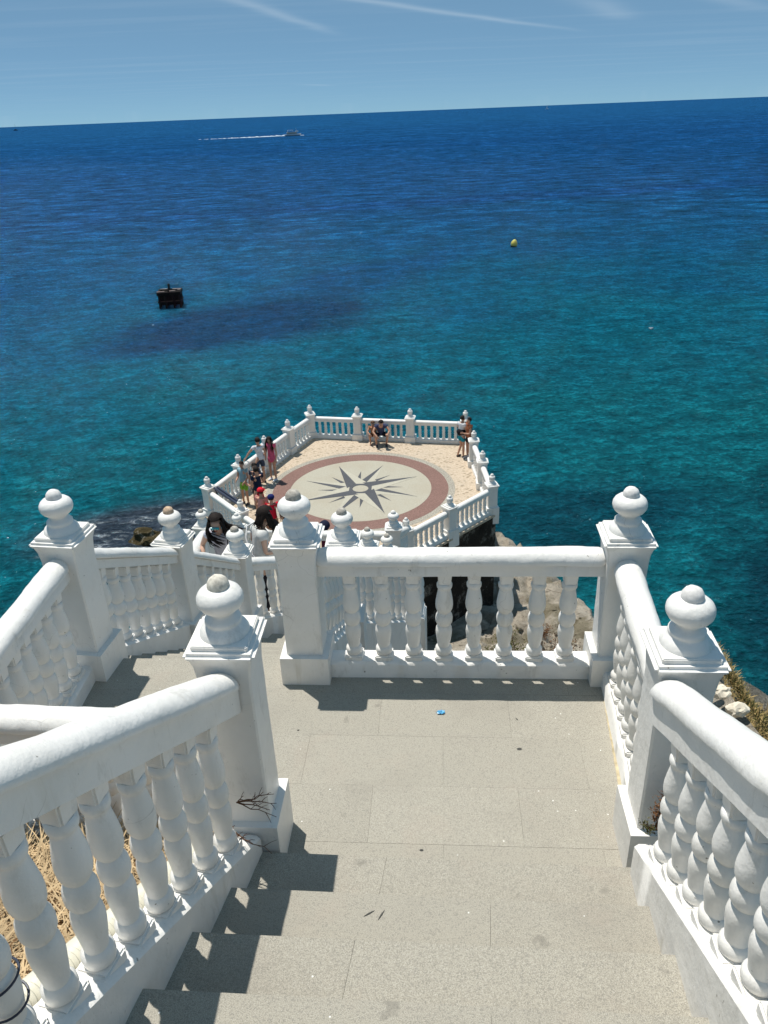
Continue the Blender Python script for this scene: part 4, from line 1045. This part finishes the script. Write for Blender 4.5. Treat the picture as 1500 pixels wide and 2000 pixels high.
    if hair == 'long':
        hs = pose.get('sweep', (0, 0, 0)); hs = Vector(hs)
        bm2 = bmesh.new()
        for i in range(120):
            s_ = random.uniform(-1, 1); fr_ = random.random()
            if i < 44:                                    # side locks that fall in front of the shoulders
                s_ = random.choice((-1, 1))*random.uniform(.82, 1.0); a0 = hd+side*s_*.088+fdir*random.uniform(-.03, .045)+up*random.uniform(.02, .07); out_ = side*s_*.035+fdir*random.uniform(0, .05)
            else:
                a0 = hd+side*s_*.088+back*(.03+.075*(1-s_*s_)**.5)+up*random.uniform(.0, .07); out_ = side*s_*.03+back*.03
            ln = random.uniform(.26, .44)*pose.get('hairlen', 1.)
            dr_ = Vector((0, 0, -1)); k_ = random.uniform(.5, 1.25)
            p1 = a0+out_+dr_*.09; p2 = p1+dr_*ln*.38+hs*.25*k_+out_*.5; p3 = p2+dr_*ln*.34+hs*.5*k_+Vector((random.gauss(0, .025), random.gauss(0, .025), 0)); p4 = p3+dr_*ln*.2+hs*.45*k_
            add_tube(bm2, [a0, p1, p2, p3, p4], random.uniform(.010, .019), 6, .002)
        obj('long_hair', finish(bm2, 'long_hair', 80), hm, t)
    if hat is not None:
        bm = bmesh.new(); M3 = Matrix((side, fdir, up)).transposed(); z0 = hd+up*.03+back*.012
        vs = []; n = 18
        prof = [(.122, 0), (.122, .035), (.108, .075), (.075, .105), (.02, .118)]
        for r_, zz in prof: vs.append([bm.verts.new(z0+M3 @ Vector((r_*.92*math.cos(2*math.pi*k/n), r_*math.sin(2*math.pi*k/n), zz))) for k in range(n)])
        for a, b in zip(vs, vs[1:]):
            for k in range(n): bm.faces.new((a[k], a[(k+1) % n], b[(k+1) % n], b[k]))
        bm.faces.new(vs[-1])
        pk = [bm.verts.new(z0+M3 @ Vector((xx*.95, yy, .006))) for xx, yy in ((-.10, .06), (-.085, .15), (-.04, .20), (.04, .20), (.085, .15), (.10, .06))]
        pk2 = [bm.verts.new(v.co+up*.012) for v in pk]
        bm.faces.new(pk); bm.faces.new(pk2[::-1])
        for k in range(6): bm.faces.new((pk[k], pk[(k+1) % 6], pk2[(k+1) % 6], pk2[k]))
        obj('cap', finish(bm, 'cap', 50), hat, t)
    fc = hd+fdir*.078
    if glasses is not None:
        bm = bmesh.new(); M3 = Matrix((side, fdir, up)).transposed()
        for s in (-1, 1): add_box(bm, fc+side*s*.031+fdir*.008+up*.005, (.050, .012, .036), rot=M3)
        add_box(bm, fc+fdir*.008+up*.012, (.03, .012, .01), rot=M3)
        for s in (-1, 1): add_box(bm, hd+side*s*.088+fdir*.03+up*.01, (.006, .11, .008), rot=M3)
        obj('sunglasses', finish(bm, 'sunglasses', 40, .003, 1), glasses, t)
    else:
        for s in (-1, 1):
            bm = bmesh.new(); add_blob(bm, fc+side*s*.032+up*.004, (.012, .012, .009), 1, 0); obj('eye', finish(bm, 'eye', 80), M_EYE, t)
    bm = bmesh.new(); add_blob(bm, hd+fdir*.074-up*.062, (.022, .014, .009), 2, 0); obj('mouth', finish(bm, 'mouth', 80), M_LIP, t)
    return t
W = cloth((.66, .66, .68)); 
def rel(**k): return k
# two women coming up the lower stairs
w1 = person(-2.16, 9.22, -2.62, 176, 'woman in mirrored blue sunglasses and white t-shirt with one hand on the rail',
    rel(pelvis=(0, -.03, .93), waist=(0, 0, 1.08), chest=(0, .06, 1.29), neck=(0, .12, 1.44), head=(0, .18, 1.565), gaze=(0, 1, -.35), sl=(-.155, .05, 1.39), sr=(.155, .06, 1.39),
        er=(.27, .04, 1.17), wr=(.22, .22, 1.03), el=(-.20, .06, 1.13), wl=(-.14, .24, 1.0), handr=(0, .3, -.5), sweep=(-.17, .0, .05), hairlen=.78, kl=(-.1, .10, .50), kr=(.1, .02, .49)),
    scale=1.0, skin=M_SKIN2, top=cloth((.60, .58, .64)), bottom=cloth((.03, .06, .16)), shoes=M_SHOE, leg=1.8, hair='long', glasses=M_LENS, female=True)
w2 = person(-1.72, 9.35, -2.72, -62, 'dark-haired woman in white t-shirt with a bag strap seen from behind',
    rel(chest=(0, .04, 1.29), neck=(0, .09, 1.44), head=(0, .15, 1.555), gaze=(.3, 1, -.5), sl=(-.155, .03, 1.39), sr=(.155, .03, 1.39), el=(-.23, .0, 1.12), wl=(-.14, .22, 1.04), er=(.23, .02, 1.13), wr=(.14, .24, 1.05), hairlen=.42, sweep=(-.03, 0, 0)),
    skin=M_SKIN2, top=cloth((.62, .62, .60)), bottom=cloth((.02, .02, .025)), shoes=M_SHOE, leg=1.8, hair='long', female=True)
bm = bmesh.new(); add_tube(bm, [(-.12, .05, 1.45), (-.10, -.09, 1.42), (-.02, -.15, 1.30), (.08, -.15, 1.12), (.15, -.08, 1.0)], .012, 6); obj('bag_strap', finish(bm, 'bag_strap', 60), cloth((.7, .7, .7)), w2)
w3 = person(-1.20, 14.3, -5.52, 160, 'person in a dark cap and burgundy top half hidden behind the posts',
    rel(head=(0, .06, 1.59)), skin=M_SKIN, top=cloth((.10, .012, .03)), bottom=cloth((.05, .05, .06)), shoes=M_SHOE, hat=cloth((.012, .015, .035)), sleeve=.05)
# people on the platform
person(.0, 26.75, PZ, 184, 'man in a navy t-shirt crouching with bent head at the far balustrade',
    rel(pelvis=(0, -.10, .38), waist=(0, -.06, .52), chest=(0, .10, .70), neck=(0, .20, .83), head=(0, .30, .93), gaze=(0, 1, -1), sl=(-.17, .10, .78), sr=(.17, .10, .78), el=(-.30, .26, .60), wl=(-.20, .42, .50), er=(.30, .26, .60), wr=(.20, .42, .50),
        hl=(-.10, -.08, .38), kl=(-.22, .30, .46), al=(-.18, .16, .08), hr=(.10, -.08, .38), kr=(.22, .30, .46), ar=(.18, .16, .08)),
    scale=0.990, top=cloth((.05, .06, .12)), bottom=cloth((.02, .02, .03)), shoes=M_SHOE, leg=.9)
person(-.26, 26.92, PZ, 172, 'small tanned child huddled at the left side of the crouching man',
    rel(pelvis=(0, -.06, .32), waist=(0, -.02, .46), chest=(0, .08, .62), neck=(0, .12, .74), head=(0, .16, .87), gaze=(.3, 1, -.4), sl=(-.14, .08, .70), sr=(.14, .08, .70), el=(-.22, .20, .55), wl=(-.12, .32, .48), er=(.22, .20, .55), wr=(.12, .32, .48),
        hl=(-.08, -.05, .32), kl=(-.14, .26, .42), al=(-.12, .14, .08), hr=(.08, -.05, .32), kr=(.14, .26, .42), ar=(.12, .14, .08)),
    scale=0.900, skin=M_SKIN, top=cloth((.40, .20, .11)), bottom=cloth((.16, .07, .04)), leg=.7, haircol=plain('chestnut_hair', (.10, .045, .02), .5))
b1 = person(2.76, 25.28, PZ, -50, 'boy in white t-shirt, black bag and turquoise shorts at the far right corner',
    rel(chest=(0, .04, 1.30), neck=(0, .06, 1.45), head=(0, .08, 1.58), gaze=(.2, 1, -.2), wl=(-.12, .28, 1.12), el=(-.22, .06, 1.12), wr=(.14, .30, 1.12), er=(.22, .06, 1.12), kl=(-.08, .08, .49), al=(-.12, -.08, .08)),
    scale=0.882, top=W, bottom=cloth((.02, .28, .36)), shoes=M_SHOE, leg=.6)
bm = bmesh.new(); add_blob(bm, (0, -.02, 1.06), (.185, .17, .15), 3, .05, 2); obj('black_bag', finish(bm, 'black_bag', 60), cloth((.012, .012, .015)), b1)
person(3.00, 25.12, PZ, 110, 'tanned person leaning at the corner behind the boy in turquoise shorts',
    rel(wl=(-.10, .26, 1.14), el=(-.2, .08, 1.12)), scale=0.873, top=cloth((.34, .12, .06)), bottom=cloth((.03, .03, .035)), shoes=cloth((.6, .6, .6)), leg=.6, hair='short')
person(-3.98, 23.75, PZ, 28, 'man in a white t-shirt and denim shorts leaning his arm on the left rail',
    rel(pelvis=(.06, 0, .93), waist=(.04, .0, 1.08), chest=(0, .03, 1.30), el=(-.34, .10, 1.18), wl=(-.42, .22, .98), wr=(.26, .10, .90), kl=(-.12, .05, .49)),
    scale=0.936, top=W, bottom=cloth((.045, .06, .10)), shoes=M_SHOE, leg=.7)
person(-3.62, 24.0, PZ, 150, 'woman in a pink tunic beside the man leaning on the left rail',
    rel(wr=(.12, .26, 1.1), er=(.2, .05, 1.12), head=(0, .05, 1.58), gaze=(-.3, 1, -.2)), scale=0.900, skin=M_SKIN, top=cloth((.62, .11, .20)), dress=True, shoes=cloth((.7, .72, .76)), hair='long', female=True)
person(-4.30, 22.25, PZ, 150, 'boy in a pale blue shirt and lime green shorts by the left rail',
    rel(wr=(.10, .28, 1.05), er=(.2, .06, 1.08), wl=(-.2, .2, 1.0)), scale=0.837, top=cloth((.26, .42, .48)), bottom=cloth((.22, .48, .06)), shoes=M_SHOE, leg=.85)
person(-3.72, 21.35, PZ, 40, 'broad man in a navy shirt and red shorts standing among the group at left',
    rel(wl=(-.16, .28, 1.05), wr=(.16, .28, 1.05)), scale=0.945, top=cloth((.010, .018, .045)), bottom=cloth((.34, .012, .03)), shoes=M_SHOE, leg=.95)
person(-3.88, 22.0, PZ, 200, 'black-haired person facing the man in the navy shirt',
    rel(wl=(-.12, .26, 1.08)), scale=0.855, top=cloth((.05, .055, .09)), bottom=cloth((.04, .04, .05)), shoes=M_SHOE, leg=.9)
person(-3.42, 19.92, PZ, -20, 'man in a red cap and salmon shirt near the platform entrance',
    rel(wl=(-.12, .3, 1.05), wr=(.1, .3, 1.05)), scale=0.918, top=cloth((.66, .30, .26)), bottom=cloth((.04, .05, .08)), shoes=M_SHOE, hat=cloth((.62, .02, .035)), leg=.9)
person(-3.10, 19.62, PZ, 10, 'person in a dark blue cap and bright red shirt by the platform entrance',
    rel(), scale=0.873, top=cloth((.60, .012, .035)), bottom=cloth((.03, .03, .04)), shoes=M_SHOE, hat=cloth((.012, .02, .11)), leg=.9)
person(-2.72, 19.55, PZ, -120, 'dark-haired person in black clothes just left of the tall post',
    rel(head=(0, .05, 1.58), wl=(-.12, .26, 1.1)), scale=0.810, top=cloth((.014, .013, .014)), bottom=cloth((.02, .02, .02)), shoes=M_SHOE, leg=1.8, sleeve=.95)
# dark strip inside the leftmost platform corner, built as a black bar; black cable on the near left baluster
bm = bmesh.new()
A, B = Vector((-5.02, 21.55, PZ+.92)), Vector((-4.12, 20.45, PZ+.86))
for o_ in (-.05, .05):
    n_ = Vector((.77, .63, 0))*o_; add_tube(bm, [A+n_, B+n_], .035, 8)
add_box(bm, (A+B)/2-Vector((0, 0, .05)), (1.40, .10, .05), math.atan2(B.y-A.y, B.x-A.x))
br = thing('black_bar', (0, 0, 0), 0, 'long black bar running inside the rail at the leftmost platform corner', 'bar')
obj('bar', finish(bm, 'bar', 40), M_NAVY, br)
for P_ in (A, B):
    bm = bmesh.new(); add_tube(bm, [(P_.x, P_.y, PZ), (P_.x, P_.y, P_.z-.04)], .025, 8); obj('leg', finish(bm, 'leg', 60), M_NAVY, br)

c_ = thing('black_cable', (0, 0, 0), 0, 'thin black cable looped twice round the nearest left stair baluster', 'cable')
best = None
for o in bpy.data.objects:
    if o.parent and o.parent.get('label', '').startswith('white stair balustrade on the near left') and o.name.startswith('baluster'):
        M = Matrix.Translation(o.parent.location) @ Matrix.Rotation(o.parent.rotation_euler.z, 4, 'Z'); q = M @ o.location
        d = abs(q.y-1.47)
        if best is None or d < best[0]: best = (d, q)
q = best[1]
for zz, tl in ((.30, .25), (.20, -.1)):
    bm = bmesh.new(); add_tube(bm, [q+Vector((math.cos(a)*.064, math.sin(a)*.064, zz+tl*.05*math.cos(a))) for a in [2*math.pi*k/28 for k in range(29)]], .004, 6)
    obj('loop', finish(bm, 'loop', 60), M_NAVY, c_)
